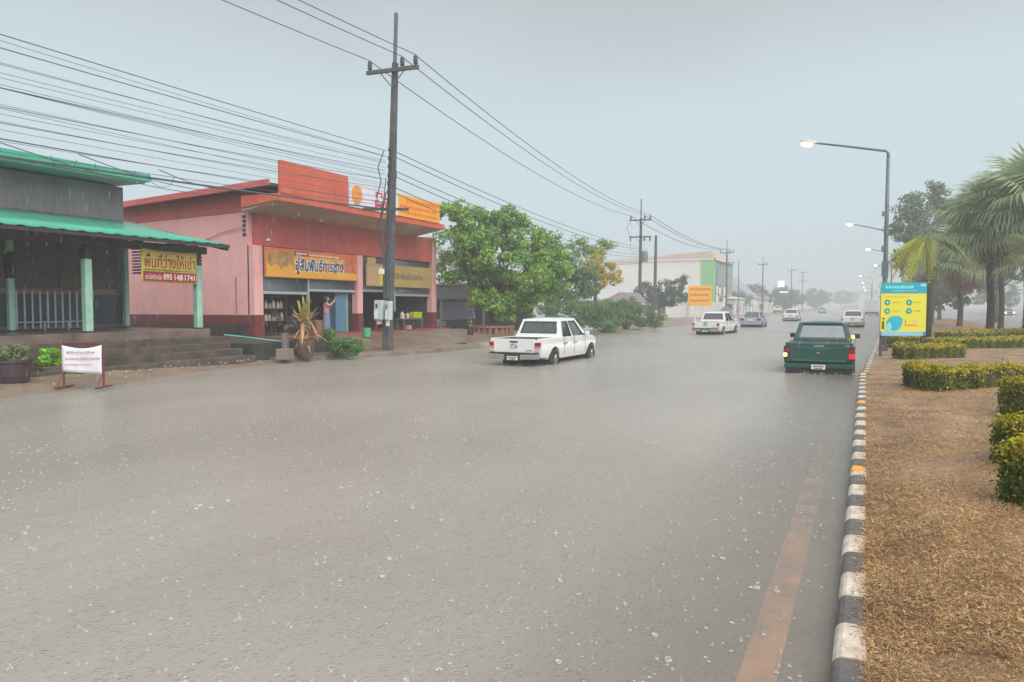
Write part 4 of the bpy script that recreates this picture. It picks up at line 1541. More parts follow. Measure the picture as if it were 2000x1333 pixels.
def dress_pickup(t, paint, W, rear, h, kind):
    hw = W / 2
    # load bed closed over: a dark sheet at rail height stands for the recess, plus rail caps
    b = MB()
    b.box(-hw + .09, hw - .09, rear + .07, .40, h - .0, h + .012)
    b.build('bed_top_sheet', M_trim, t)
    b = MB()
    b.box(-hw + .03, -hw + .09, rear + .02, .42, h - .01, h + .03)
    b.build('bed_rail', paint, t, bevel=.012)
    b = MB(); b.box(hw - .09, hw - .03, rear + .02, .42, h - .01, h + .03)
    b.build('bed_rail', paint, t, bevel=.012)
    b = MB(); b.box(-hw + .15, hw - .15, rear - .03, rear + .02, .60, h + .015)
    tg = b.build('tailgate', paint, t, bevel=.015)
    if kind == 'white':
        b = MB(); b.box(-.13, .13, rear - .045, rear - .028, h - .09, h - .045)
        b.build('tailgate_handle', M_trim, tg)
        b = MB()
        b.tube([(.12 * math.cos(a), rear - .04, h - .19 + .055 * math.sin(a)) for a in [2 * math.pi * k / 16 for k in range(17)]], .013, 5)
        b.tube([(.05 * math.cos(a), rear - .04, h - .19 + .055 * math.sin(a)) for a in [2 * math.pi * k / 16 for k in range(17)]], .011, 5)
        b.build('emblem', M_chr, tg)
        b = MB()
        for k in range(5):
            b.box(.40 + k * .045, .432 + k * .045, rear - .036, rear - .028, .65, .69)
        b.build('badge', M_chr, tg)
    for s in (-1, 1):
        x0, x1 = s * (hw - .155), s * (hw + .005)
        if kind == 'white':
            b = MB(); b.box(min(x0, x1), max(x0, x1), rear - .035, rear + .12, .80, h - .08)
            tl = b.build('tail_light', M_red_l, t, bevel=.02)
            b = MB(); b.box(min(x0, x1), max(x0, x1), rear - .037, rear + .11, .74, .80)
            b.build('lens', mat('pink lens', C(230, 120, 120), .25), tl)
            b = MB(); b.box(min(x0, x1), max(x0, x1), rear - .035, rear + .10, .61, .74)
            b.build('lens', M_wht_l, tl, bevel=.015)
        else:
            b = MB(); b.box(min(x0, x1), max(x0, x1), rear - .035, rear + .12, .62, h - .06)
            tl = b.build('tail_light', M_trim, t, bevel=.02)
            b = MB(); b.box(min(x0, x1) + (.012 if s > 0 else -.004), max(x0, x1) - (.07 if s < 0 else -.004), rear - .045, rear + .10, .69 if s < 0 else .66, .79 if s < 0 else .80)
            b.build('lens', M_amb if s < 0 else M_red_lit, tl, bevel=.012)
            b = MB(); b.box(min(x0, x1) + .012, max(x0, x1) + .003 * s, rear - .042, rear + .10, .83, .90)
            b.build('lens', M_red_l, tl)
    b = MB()
    if kind == 'white':
        for s in (-1, 1):
            b.hexa([(s * .26, rear - .16, .40), (s * (hw - .02), rear - .12, .42), (s * (hw - .02), rear + .05, .42), (s * .26, rear + .0, .40)], [(s * .26, rear - .18, .55), (s * hw, rear - .13, .57), (s * hw, rear + .05, .57), (s * .26, rear + .0, .55)])
        b.build('bumper', M_chr, t, bevel=.012)
        b = MB(); b.box(-.28, .28, rear - .12, rear + .02, .36, .54); b.box(-hw + .02, hw - .02, rear - .10, rear + .02, .572, .60)
        b.build('bumper_step', M_trim, t)
    else:
        b.box(-hw + .02, hw - .02, rear - .10, rear + .06, .40, .52)
        b.build('bumper', paint, t, bevel=.02)
        b = MB(); b.box(-hw + .05, hw - .05, rear - .03, rear + .5, .14, .42)  # one full-width dark block stands in for the dark underside
        b.build('underside_block', M_trim, t)
        # pressed tailgate relief, its colour lightened as if catching light, and lettering strips
        b = MB()
        b.box(-hw + .2, hw - .2, rear - .040, rear - .028, .585, .625)
        b.box(-hw + .2, hw - .2, rear - .044, rear - .028, h - .11, h - .075)
        b.hexa([(-.3, rear - .04, h - .11), (.3, rear - .04, h - .11), (.3, rear - .028, h - .11), (-.3, rear - .028, h - .11)][::-1], [(-.12, rear - .04, h - .17), (.12, rear - .04, h - .17), (.12, rear - .028, h - .17), (-.12, rear - .028, h - .17)][::-1])
        b.build('tailgate_ridge', mat('lightened ridge green', C(34, 100, 90), .3, var=.1, coat=.5), tg)
        b = MB()
        for k in range(6):
            b.box(-.11 + k * .04, -.08 + k * .04, rear - .05, rear - .044, h - .075, h - .03)
        for k in range(4):
            b.box(.62 + k * .03, .645 + k * .03, rear - .036, rear - .03, h - .06, h - .035)
        b.box(-.05, .03, rear - .04, rear - .034, .79, .82)
        b.build('badge', M_chr, tg)
    b = MB(); b.box(-.17, .17, rear - .145, rear - .12, .385, .50)
    pl = b.build('number_plate', M_whp, t)
    b = MB()
    for k in range(6):
        b.box(-.13 + k * .045, -.1 + k * .045, rear - .149, rear - .144, .44, .48)
    b.box(-.1, .1, rear - .149, rear - .144, .40, .42)
    b.build('plate_print', M_trim, pl)


WZ = -.2
WP = vehicle('pickup_truck', 'white double-cab pickup wading past the tree, seen from behind', 'pickup', (-9.38, 21.0, WZ), R(-1.5), M_white, pickup_prof(h=.99, belt=1.01, nose=3.9), 1.66, DC, 3.08, 'white', 'pickups on the flooded road')
dress_pickup(WP, M_white, 1.66, -1.15, .99, 'white')
GP = vehicle('pickup_truck', 'dark green pickup with one amber tail lamp lit, seen from behind', 'pickup', (-1.10, 22.15, WZ - .05), R(.5), M_dgreen, pickup_prof(h=1.04, belt=1.06, rear=-1.2, bed=.66), 1.72, XC, 3.0, 'green', 'pickups on the flooded road', glass=G_pale)
dress_pickup(GP, M_dgreen, 1.72, -1.2, 1.04, 'green')
b = MB(); b.box(.74, .84, 2.28, 2.36, 1.05, 1.15)
b.build('added_orange_light', M_orl, GP, bevel=.01)  # added lamp, standing for an orange light on a vehicle ahead
# bright cushions behind the green pickup's rear window
b = MB(); b.cbox((-.12, 1.1, 1.14), (.5, .18, .18))
b.build('cushion', mat('yellow cushion', C(250, 200, 70), .7), GP, bevel=.06)
b = MB(); b.cbox((.34, 1.12, 1.15), (.36, .18, .2))
b.build('cushion', mat('orange cushion', C(250, 130, 60), .7), GP, bevel=.06)

def place(src, loc, rz, label):
    c = copy_tree(src)
    c.location = loc
    c.rotation_euler = (0, 0, rz)
    c['label'] = label
    return c


place(WP, (-8.75, 47.2, WZ), R(-5), 'white pickup beyond the first one, turning beside the orange road sign')
place(WP, (-7.75, 90.6, WZ), R(0), 'smaller white pickup far off, right of the silver sedan')
place(WP, (-.95, 67.8, WZ), R(-1), 'white pickup straight ahead of the green pickup, by the median')

SP = [(-.95, .40), (-1.0, .62), (-.92, .93), (-.45, .98), (.2, .94), (1.9, .92), (3.1, .80), (3.5, .62), (3.52, .42), (3.45, .28), (2.62 + .36, .24)] + arch(2.62, .31, .36, .1, math.pi - .1) + [(2.62 - .36, .24), (.36, .24)] + arch(0, .31, .36, .1, math.pi - .1) + [(-.36, .28)]
SEDC = dict(y=(-.42, .28, 1.25, 2.05), z0=.93, z1=1.42, w0=1.44, w1=1.08, nose=2.6, side=([0, .14, .42, .48, .84, 1], [1, 3]), seats=(.35, 1.2), handles=(.55, 1.3), gaps=(.45, 1.2), rv0=.1)
SD = vehicle('sedan', 'silver blue sedan driving away behind the white pickups', 'sedan', (-8.5, 64.0, -.14), R(0), M_silver, SP, 1.70, SEDC, 2.62, 'sedan', None, .31)
for s in (-1, 1):
    b = MB(); b.box(min(s * .84, s * .5), max(s * .84, s * .5), -1.02, -.9, .72, .88)
    b.build('tail_light', M_red_l, SD, bevel=.02)
b = MB(); b.box(-.8, .8, -1.05, -.92, .36, .56)
b.build('bumper', M_silver, SD, bevel=.03)
b = MB(); b.box(-.2, .2, -1.03, -.98, .70, .80)
b.build('number_plate', M_whp, SD)
SD2 = place(SD, (-9.3, 189, -.14), 0, 'pale sedan far ahead, almost lost in the haze')
SD3 = place(SD, (23.2, 160, -.14), R(178), 'pale car with headlamps lit on the far carriageway between palms')
for s in (-1, 1):
    b = MB(); b.lathe([(.0, -.03), (.12, -.03), (.1, .03), (.0, .05)], 10, (s * .62, 3.5, .62), 'y')
    b.build('lit_headlamp', M_head, SD3)


def box_truck(label, loc, rz, w=2.1, h=2.9, ln=6.0, colr=M_white, cabh=2.0, name='box_truck', cat='truck'):
    t = thing(name, label, cat, loc, rz, 'larger vehicles in the distance')
    b = MB(); b.box(-w / 2, w / 2, -1.2, ln - 2.6, .75, h)
    b.build('cargo_box', colr, t, bevel=.04)
    b = MB(); b.prism([(-w * .46, ln - 2.5, .45), (-w * .46, ln - .9, .45), (-w * .46, ln - .85, 1.1), (-w * .46, ln - 1.3, cabh), (-w * .46, ln - 2.5, cabh)], (w * .92, 0, 0))
    b.build('cab', M_white, t, bevel=.05)
    b = MB(); b.box(-w * .42, w * .42, -1.1, ln - 1.4, .42, .72)
    b.build('chassis', M_trim, t)
    b = MB(); b.hexa([(-w * .4, ln - .98, 1.2), (w * .4, ln - .98, 1.2), (w * .4, ln - .9, 1.2), (-w * .4, ln - .9, 1.2)], [(-w * .38, ln - 1.33, cabh - .12), (w * .38, ln - 1.33, cabh - .12), (w * .38, ln - 1.25, cabh - .12), (-w * .38, ln - 1.25, cabh - .12)])
    b.build('windscreen', G_dark, t)
    b = MB(); b.box(-w * .38, w * .38, -1.23, -1.2, 1.0, h - .2); b.box(-.02, .02, -1.26, -1.22, 1.0, h - .2)
    b.build('rear_doors', colr, t)
    for yy in (0, ln - 2.0):
        for s in (-1, 1):
            wheel(t, s * w * .42, yy, .4, .24, s)
    return t


box_truck('white delivery truck far ahead, just left of the white pickup by the median', (-1.7, 95, -.14), 0, 1.75, 2.1, 5.0, cabh=1.9)
box_truck('tall pale truck in deep haze beneath the street lamps', (1.0, 150, -.14), 0, 2.3, 3.0, 7.0, mat('grey truck box', C(200, 204, 206), .5))
box_truck('white van behind the palm trunks on the far carriageway', (21.5, 118, -.14), R(180), 1.9, 2.4, 5.2, cabh=2.2)
box_truck('pale grey truck at the right edge behind the palms', (27.0, 105, -.14), R(180), 2.3, 2.9, 6.5, mat('pale blue truck box', C(196, 208, 210), .5), cabh=2.3)

# ------------------------------------------------------------------ vegetation
def leafmat(name, c1, c2, isl=.3, tr=.3, rough=.5):
    return mat(name, c1, rough, col2=c2, scale=.8, island=isl, transl=tr, spec=.3)


M_leafA = leafmat('bright leaves', C(160, 198, 92), C(104, 154, 76))
M_leafY = leafmat('golden blossom', C(244, 204, 86), C(226, 176, 66))
M_leafB = leafmat('bush leaves', C(122, 152, 96), C(92, 128, 78))
M_leafD = leafmat('dark leaves', C(70, 96, 66), C(58, 82, 58))
M_leafG = leafmat('grey green leaves', C(98, 124, 88), C(76, 104, 74))
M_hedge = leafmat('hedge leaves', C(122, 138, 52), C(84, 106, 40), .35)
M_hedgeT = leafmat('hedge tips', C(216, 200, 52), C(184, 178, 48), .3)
M_twig = mat('hedge twigs', C(74, 62, 44), .8, var=.4, scale=9, bump=.5)
M_bark = mat('bark', C(104, 90, 78), .85, col2=C(70, 60, 54), scale=5, bump=.8, bscale=16)
M_barkD = mat('dark palm bark', C(74, 66, 64), .85, col2=C(52, 46, 46), scale=6, bump=.8, bscale=20)


def limb(b, a, c, r0, r1, bend=.12):
    a, c = Vector(a), Vector(c)
    d = c - a
    s = VF(random.uniform(-1, 1), random.uniform(-1, 1), random.uniform(0, 1)) * d.length * bend
    path = [a + d * t + s * (4 * t * (1 - t)) for t in (0, .25, .5, .75, 1)]
    b.tube(path, [r0 + (r1 - r0) * t for t in (0, .25, .5, .75, 1)], 7)


def tree(label, base, lobes, leaf, per, size, sub_r, n_sub, trunk_r, fork, m2=None, frac2=0.0, group=None, name='tree', bark=None, aspect=.5, up=.35):
    t = thing(name, label, 'tree', base, 0, group)
    b = MB()
    fk = Vector((0, 0, fork))
    b.tube([(0, 0, -.3), (.03, .02, fork * .35), (-.04, .03, fork * .7), fk], [trunk_r * 1.25, trunk_r, trunk_r * .9, trunk_r * .8], 9)
    for (x, y, z, r_) in lobes:
        limb(b, fk + VF(0, 0, random.uniform(-.25, .1) * fork * .4), (x, y, z - r_ * .2), trunk_r * .5, trunk_r * .12)
        for q in range(3):
            e = VF(random.uniform(-1, 1), random.uniform(-1, 1), random.uniform(-.2, 1)).normalized() * r_ * .75
            limb(b, Vector((x, y, z - r_ * .2)) * .75 + fk * .25, Vector((x, y, z)) + e, trunk_r * .2, trunk_r * .05)
    b.build('trunk', bark or M_bark, t, smooth=True)
    P, N = cloud_points(lobes, per, sub_r, n_sub)
    if frac2 > 0:
        sel = rng.random(len(P)) < frac2
        link('blossom', leaf_mesh('blossom', P[sel], N[sel], size, m2, aspect), t)
        P, N = P[~sel], N[~sel]
    link('crown', leaf_mesh('crown', P, N, size, leaf, aspect), t)
    return t


# lobes given as (right, away, height, radius) about the trunk
def lob(lst):
    return [(off(dx, dy)[0], off(dx, dy)[1], z, r_) for (dx, dy, z, r_) in lst]


tree('large bright green leafy tree beside the red workshop', (-18.1, 35.4, .1),
     lob([(-2.1, .2, 6.6, .85), (-1.0, 0, 6.0, 1.1), (-.1, .3, 6.0, .9), (1.0, -.1, 6.3, .85), (1.5, .3, 5.2, 1.1), (-1.9, 0, 4.9, 1.2), (-.2, -.6, 4.4, 1.5), (2.9, .2, 4.9, .9), (3.2, 0, 3.8, 1.1),
          (1.7, -.6, 3.4, 1.4), (.5, -.4, 2.6, 1.2), (1.5, .2, 2.0, .9), (-2.2, .5, 3.6, .8), (2.4, .5, 2.5, 1.0), (-.5, .8, 3.2, 1.1), (-.4, -.5, 1.9, .8), (.7, -.5, 1.5, .7), (3.3, .2, 2.8, .8)]),
     M_leafA, 105, .19, .42, 19, .2, 2.0)
tree('golden flowering tree with green top, left of the transformer pole', (-19.7, 56.8, .1),
     lob([(-1.2, 0, 6.4, .9), (.6, .2, 6.2, .9), (-.4, .3, 5.6, 1.0)]), M_leafA, 80, .19, .5, 14, .14, 3.6)
tg_ = tree('amber blossom tree spreading below the green tree top', (-19.2, 55.6, .1),
           lob([(.2, 0, 5.0, 1.0), (1.1, .2, 4.4, .9), (-.8, 0, 4.2, .9), (.3, -.2, 3.6, .8), (1.5, .2, 3.8, .6)]), M_leafA, 80, .18, .45, 15, .12, 2.8, M_leafY, .55)
tree('shaded drooping tree between the big tree and the blossom tree', (-19.6, 48, .1),
     lob([(-1.4, 0, 4.6, 1.3), (0, .4, 4.9, 1.3), (1.4, 0, 4.2, 1.3), (-.6, -.3, 3.0, 1.4), (1.6, .2, 2.8, 1.3), (-1.8, 0, 2.4, 1.1), (2.4, 0, 3.4, .9), (.4, -.5, 2.0, 1.2)]), M_leafB, 80, .19, .5, 14, .15, 2.2)
tree('pale feathery tree above the dark carport roof', (-27.5, 46, .1),
     lob([(-1.5, 0, 4.6, 1.1), (0, .4, 5.0, 1.2), (1.6, 0, 4.6, 1.1), (2.8, 0, 4.2, .8)]), leafmat('pale leaves', C(160, 172, 140), C(130, 148, 112)), 60, .2, .5, 12, .14, 3.2)
tree('dark spreading tree in front of the white building', (-24.5, 96, .1),
     lob([(-1.6, 0, 3.2, 1.6), (.6, .3, 3.6, 1.6), (2.6, 0, 4.4, 1.0), (3.6, 0, 5.0, .6), (1.8, -.4, 2.6, 1.5), (-.4, 0, 1.8, 1.4), (3.2, 0, 3.0, .9)]), M_leafD, 70, .26, .55, 11, .16, 1.6)
tree('thin leafy tree peeping above the shaded tree', (-24.5, 60, .1),
     lob([(0, 0, 6.2, .7), (1.1, .2, 5.2, .9), (-.8, 0, 5.2, .8)]), M_leafD, 40, .2, .5, 10, .1, 3.8)

# wild shrubs on the left roadside
for k, (x, y, ls, lb) in enumerate(((-15.9, 42.6, [(0, 0, 1.0, 1.1), (1.0, .3, 1.3, 1.0), (-1.1, .2, 1.2, 1.0), (-2.0, .4, 1.0, .9)], 'wild green shrub right behind the white double-cab pickup'),
                                    (-15.7, 46.6, [(0, 0, 1.1, 1.1), (1.1, 0, .9, .9), (-1.0, .3, 1.3, .9), (.3, -.4, .6, .8)], 'middle wild green shrub of the three on the roadside bank'),
                                    (-15.6, 52.0, [(0, 0, 1.1, 1.2), (1.2, 0, 1.0, 1.0), (-1.2, .2, 1.3, 1.0), (2.0, .2, .8, .8), (.2, .6, 1.6, .9)], 'wild green shrub at the foot of the transformer pole'))):
    t = thing('roadside_shrub', lb, 'shrub', (x, y, .05), 0, 'wild shrubs on the left bank')
    P, N = cloud_points(lob(ls), 75, .38, 22)
    P[:, 2] = np.maximum(P[:, 2], .02)
    link('foliage', leaf_mesh('foliage', P, N, .15, M_leafB, .45), t)
    b = MB()
    for q in range(9):
        a = random.uniform(0, 6.28)
        limb(b, (.1 * math.cos(a), .1 * math.sin(a), 0), (1.1 * math.cos(a), 1.1 * math.sin(a), random.uniform(.6, 1.6)), .03, .008)
    b.build('stems', M_bark, t)


# clipped hedges on the median
def hedge(label, pts, hgt, thick, dens, size, ztop_var=.03, gap=None):
    """pts: centre line corners on the ground (world)"""
    t = thing('clipped_hedge', label, 'hedge', (pts[0][0], pts[0][1], 0), 0, 'clipped hedges on the median')
    P, N, top = [], [], []
    b = MB()
    for (x0, y0), (x1, y1) in zip(pts, pts[1:]):
        a, c = Vector((x0, y0)), Vector((x1, y1))
        d = (c - a)
        Ln = d.length
        d.normalize()
        w = Vector((-d.y, d.x))
        zb = med_h(x0, y0)
        area = 2 * hgt * Ln + thick * Ln + 2 * hgt * thick
        n_ = int(area * dens)
        u = rng.random(n_) * Ln
        q = rng.random(n_)
        f1 = 2 * hgt * Ln / area
        f2 = f1 + thick * Ln / area
        side = np.where(rng.random(n_) < .5, -1, 1)
        s = np.where(q < f1, side * thick / 2, rng.uniform(-thick / 2, thick / 2, n_))
        z = np.where(q < f1, rng.random(n_) * hgt, np.where(q < f2, hgt, rng.random(n_) * hgt))
        u = np.where(q >= f2, np.where(side > 0, Ln, 0), u)
        bump_ = .035 * np.sin(u * 7.3 + x0) + .03 * np.sin(u * 19 + s * 11) + np.where(rng.random(n_) < .07, rng.uniform(0, .09, n_), 0)
        z = z + np.where(q >= f1, bump_ * (q < f2), 0) * 1.0
        s = s + np.where(q < f1, side * (bump_ - .03 * (1 - z / hgt)), 0)
        X = x0 + d.x * u + w.x * s
        Y = y0 + d.y * u + w.y * s
        pp = np.stack([X, Y, zb + z], 1) + rng.normal(0, .016, (n_, 3))
        nn = np.stack([np.where(q < f1, w.x * side, d.x * side * (q >= f2)), np.where(q < f1, w.y * side, d.y * side * (q >= f2)), np.where((q >= f1) & (q < f2), 1.5, .35)], 1)
        if gap is not None:
            kp = ~((u > Ln * gap) & (q < f1) & (x1 - x0 > 1) & (rng.random(n_) < .72))
            pp, nn, z = pp[kp], nn[kp], z[kp]
        P.append(pp); N.append(nn); top.append(z > hgt * rng.uniform(.68, .95, len(z)))
        i = .05
        A = a + w * (-thick / 2 + i); B_ = c + w * (-thick / 2 + i); C_ = c + w * (thick / 2 - i); D = a + w * (thick / 2 - i)
        A, D = A + d * i, D + d * i
        B_, C_ = B_ - d * i, C_ - d * i
        b.hexa([(p.x, p.y, zb - .1) for p in (A, B_, C_, D)], [(p.x, p.y, zb + hgt - i) for p in (A, B_, C_, D)])
    P, N, top = np.concatenate(P), np.concatenate(N), np.concatenate(top)
    base = np.array((pts[0][0], pts[0][1], 0))
    P = P - base
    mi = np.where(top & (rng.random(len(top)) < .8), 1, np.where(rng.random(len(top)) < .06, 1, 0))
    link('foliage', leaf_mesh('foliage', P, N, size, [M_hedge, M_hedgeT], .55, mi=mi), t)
    o = b.build('branches', M_twig, t)
    o.location = -Vector(base)
    return t


hedge('L-shaped clipped hedge in the middle of the median, bare patch on its right', [(.92, 17.35), (1.2, 16.15), (2.75, 17.5)], .43, .36, 3600, .05, gap=.5)
hedge('small straight clipped hedge behind the L-shaped one, under the notice board', [(1.0, 26.8), (1.25, 25.6), (2.75, 27.3)], .40, .36, 2600, .06)
hedge('low clipped hedge at the right edge, just beyond the nearest two', [(1.95, 12.5), (3.3, 13.7)], .50, .5, 4200, .048)
hedge('clipped hedge at the right edge, second nearest to the viewer', [(1.36, 8.75), (2.5, 9.6)], .42, .48, 6500, .042)
hedge('nearest clipped hedge at the right edge of the photo', [(1.22, 6.95), (2.1, 7.75)], .46, .55, 8000, .04)
hedge('long low clipped hedge running across behind the small straight hedge', [(2.3, 33.5), (4.5, 34.6), (7.2, 37.6)], .36, .7, 1500, .08)
hedge('low dark hedge below the notice board', [(1.0, 34.5), (2.2, 36.0)], .5, .6, 1500, .08)
hedge('far low hedge at the foot of the fan palms', [(3.4, 41.5), (6.2, 44.0), (9.3, 48.5)], .4, 1.0, 900, .10)

# fan palms: every frond its own part
def fan_mesh(mtl, seg=30, rad=1.15, pet=1.0, droop=.35, fold=.05):
    b = MB()
    b.tube([(0, 0, 0), (pet * .5, 0, .06), (pet, 0, 0)], [.035, .024, .018], 5)
    for k in range(seg):
        a = R(-128 + 256 * k / (seg - 1))
        r_ = rad * (1 - .12 * abs(a) / 2.2) * random.uniform(.9, 1.06)
        d = VF(math.cos(a), math.sin(a), 0)
        s = VF(-math.sin(a), math.cos(a), 0)
        o = VF(pet, 0, 0)
        wd = rad * .052
        z1, z2, z3 = -.03 * rad, -.12 * droop * rad, -droop * rad * random.uniform(.7, 1.3)
        p0 = o + d * .04
        pm = o + d * r_ * .5 + VF(0, 0, z1 + fold * (1 if k % 2 else 0))
        pn = o + d * r_ * .78 + VF(0, 0, z2)
        pt = o + d * r_ + VF(0, 0, z3) + VF(.08 * rad, 0, 0)
        b.add([p0, pm - s * wd, pm + s * wd + VF(0, 0, fold * .5), pn - s * wd * .6, pn + s * wd * .6, pt], [(0, 1, 2), (1, 3, 4, 2), (3, 5, 4)])
    me = bpy.data.meshes.new('frond')
    me.from_pydata(b.v, [], b.f)
    me.materials.append(mtl)
    return me


M_fan = leafmat('fan palm leaf', C(176, 190, 148), C(138, 160, 116), .22, .35, .4)
M_fanD = leafmat('dead fan palm leaf', C(140, 104, 82), C(112, 82, 66), .25, .15, .7)
fans = [fan_mesh(M_fan, droop=.25), fan_mesh(M_fan, droop=.45, pet=1.15), fan_mesh(M_fan, droop=.65, rad=1.05, pet=.9)]
fansD = [fan_mesh(M_fanD, seg=18, droop=.9, rad=.85, pet=.7), fan_mesh(M_fanD, seg=16, droop=1.1, rad=.75, pet=.6)]


def fan_palm(label, x, y, h, scale=1.0, live=26, dead=9, tr=.2, seed=1):
    random.seed(seed)
    t = thing('fan_palm', label, 'palm tree', (x, y, med_h(x, y) - .02 if x < 12 else 0), 0, 'fan palms on the median')
    b = MB()
    ring = []
    k = 14
    path = [(0.05 * math.sin(i * .5), .04 * math.cos(i * .6), -.1 + (h + .1) * i / k) for i in range(k + 1)]
    rad = [tr * (1.35 if i == 0 else 1.0 - .18 * i / k + (.025 if i % 2 else 0)) for i in range(k + 1)]
    b.tube(path, rad, 10)
    b.build('trunk', M_barkD, t, smooth=True)
    b = MB()
    for i in range(16):
        a = i * 2.4
        zz = h - .9 + i * .055
        b.tube([(math.cos(a) * tr * .8, math.sin(a) * tr * .8, zz), (math.cos(a) * tr * 1.9, math.sin(a) * tr * 1.9, zz + .32)], [.06, .03], 5)
    b.build('leaf_bases', M_fanD, t)
    for i in range(live):
        el = R(82 - 118 * (i / (live - 1)) ** .9 + random.uniform(-8, 8))
        az = i * 2.39996 + random.uniform(-.2, .2)
        o = link('frond', random.choice(fans), t)
        o.location = (0, 0, h + .05)
        o.rotation_euler = (random.uniform(-.35, .35), -el, az)
        s = scale * random.uniform(.88, 1.12)
        o.scale = (s, s, s)
    for i in range(dead):
        o = link('dead_frond', random.choice(fansD), t)
        o.location = (0, 0, h - .15)
        o.rotation_euler = (random.uniform(-.4, .4), R(random.uniform(52, 78)), i * 2.39996 + random.uniform(-.3, .3))
        s = scale * random.uniform(.85, 1.15)
        o.scale = (s, s, s)
    return t


fan_palm('tall fan palm with thick dark trunk, right half of the median', 6.1, 47.6, 6.0, 1.4, 34, 7, .21, 3)
fan_palm('fan palm cut by the right edge of the photo', 8.55, 52.5, 7.6, 1.5, 36, 10, .21, 5)
fan_palm('fan palm with slim trunk between the two big trunks', 8.4, 60.5, 6.0, 1.4, 30, 7, .19, 8)
fan_palm('fan palm with a brown skirt, left of the thick trunk', 6.9, 70, 5.2, 1.5, 28, 18, .22, 11)
fan_palm('small fan palm behind the notice board trees', 5.3, 76, 5.6, 1.2, 22, 10, .2, 14)
fan_palm('fan palm low at the right edge with red-brown dead leaves', 7.5, 43.0, 3.9, .95, 12, 14, .2, 17)
random.seed(21)

# feather palm with yellowing fronds
def feather_mesh(mtl, L_=2.3, droop=1.0, n_=26):
    b = MB()
    path = []
    for i in range(13):
        s = i / 12
        path.append(VF(L_ * s * (1 - .18 * s * droop), 0, L_ * (.50 * s - .95 * droop * s * s)))
    b.tube(path, [.03 - .026 * i / 12 for i in range(13)], 5)
    for i in range(n_):
        s = .12 + .86 * i / n_
        j = min(11, int(s * 12))
        p = path[j].lerp(path[j + 1], s * 12 - j)
        d = (path[j + 1] - path[j]).normalized()
        for sd in (-1, 1):
            ln = L_ * .27 * math.sin(math.pi * min(1, s * .8 + .15)) * random.uniform(.85, 1.1)
            tip = p + d * ln * .5 + VF(0, sd * ln * .62, -ln * .62)
            mid = p + d * ln * .3 + VF(0, sd * ln * .42, -ln * .12)
            w = d * .035 * L_ / 2
            b.add([p - w * .5, mid - w, tip, mid + w, p + w * .5], [(0, 1, 2, 3, 4)])
    me = bpy.data.meshes.new('frond')
    me.from_pydata(b.v, [], b.f)
    me.materials.append(mtl)
    return me


M_feY = leafmat('yellowing palm frond', C(206, 206, 60), C(166, 176, 60), .2)
M_feG = leafmat('green palm frond', C(140, 150, 84), C(108, 124, 70), .2)
fe = [feather_mesh(M_feY, L_=2.1, droop=1.9), feather_mesh(M_feY, L_=2.2, droop=2.4), feather_mesh(M_feG, L_=2.1, droop=1.6)]
t = thing('feather_palm', 'feather palm with yellow-green drooping fronds right behind the notice board', 'palm tree', (2.35, 35.6, .15))
b = MB(); b.tube([(0, 0, -.2), (.03, 0, 1.5), (0, .03, 3.2), (0, 0, 4.3)], [.17, .14, .12, .10], 9)
b.build('trunk', M_barkD, t, smooth=True)
for i in range(20):
    az = R(215) + (i - 5.5) * .17 if i < 12 else i * 2.1
    o = link('frond', fe[2] if i >= 11 else fe[i % 2], t)
    o.location = (0, 0, 4.25)
    o.rotation_euler = (random.uniform(-.2, .2), R(random.uniform(-40, -5)), az)
    o.scale = (random.uniform(.62, .95),) * 3

# big tree behind the palms and further greenery on the right
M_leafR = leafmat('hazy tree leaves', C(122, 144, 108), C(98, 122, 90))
tree('tall airy tree behind the notice board and feather palm', (5.4, 86, .1),
     lob([(-2.6, 0, 9.0, 1.3), (-2.2, .4, 11.0, 1.1), (-1.2, 0, 12.3, 1.0), (.8, .3, 13.6, .8), (1.2, 0, 12.4, 1.2), (0, .3, 10.6, 1.6), (2.6, 0, 11.6, 1.3), (2.6, .3, 9.2, 1.7), (-1.0, -.3, 8.4, 1.6), (.8, 0, 7.2, 1.7), (-2.4, 0, 6.4, 1.1), (3.8, .3, 7.6, 1.6), (1.0, 0, 5.0, 1.6), (-1.2, 0, 5.2, 1.2)]),
     M_leafR, 60, .30, .6, 12, .2, 4.0)
tree('dense dark bushy tree behind the fan palm skirts', (7.8, 100, .1),
     lob([(-2, 0, 3.4, 1.8), (0, .4, 4.6, 2.0), (2, 0, 4.0, 1.8), (-1, 0, 2.4, 1.6), (1.6, 0, 2.6, 1.6), (3.4, .2, 5.2, 1.8), (-.5, .2, 6.6, 1.8), (2.2, .2, 7.4, 1.9), (4.6, .2, 7.6, 1.9), (5.2, 0, 4.8, 1.8)]), M_leafR, 55, .34, .65, 9, .2, 1.8)
tree('wide hazy tree rising above the fan palms at right', (13, 96, .1),
     lob([(-2.5, 0, 6.2, 1.9), (0, .4, 7.6, 2.0), (2.6, 0, 7.8, 2.0), (5, 0, 7.0, 2.0), (-1, 0, 5.0, 1.6), (2, 0, 5.6, 1.8)]), M_leafR, 50, .34, .65, 7, .24, 3.6)
tree('pale distant tree on the median beyond the second lamp', (8.5, 190, .1),
     lob([(-1.5, 0, 5.0, 2.2), (1.2, .4, 6.2, 2.4), (-.4, 0, 3.0, 2.2), (2.6, 0, 3.6, 2.2)]), M_leafR, 45, .5, .8, 5, .25, 2.4)

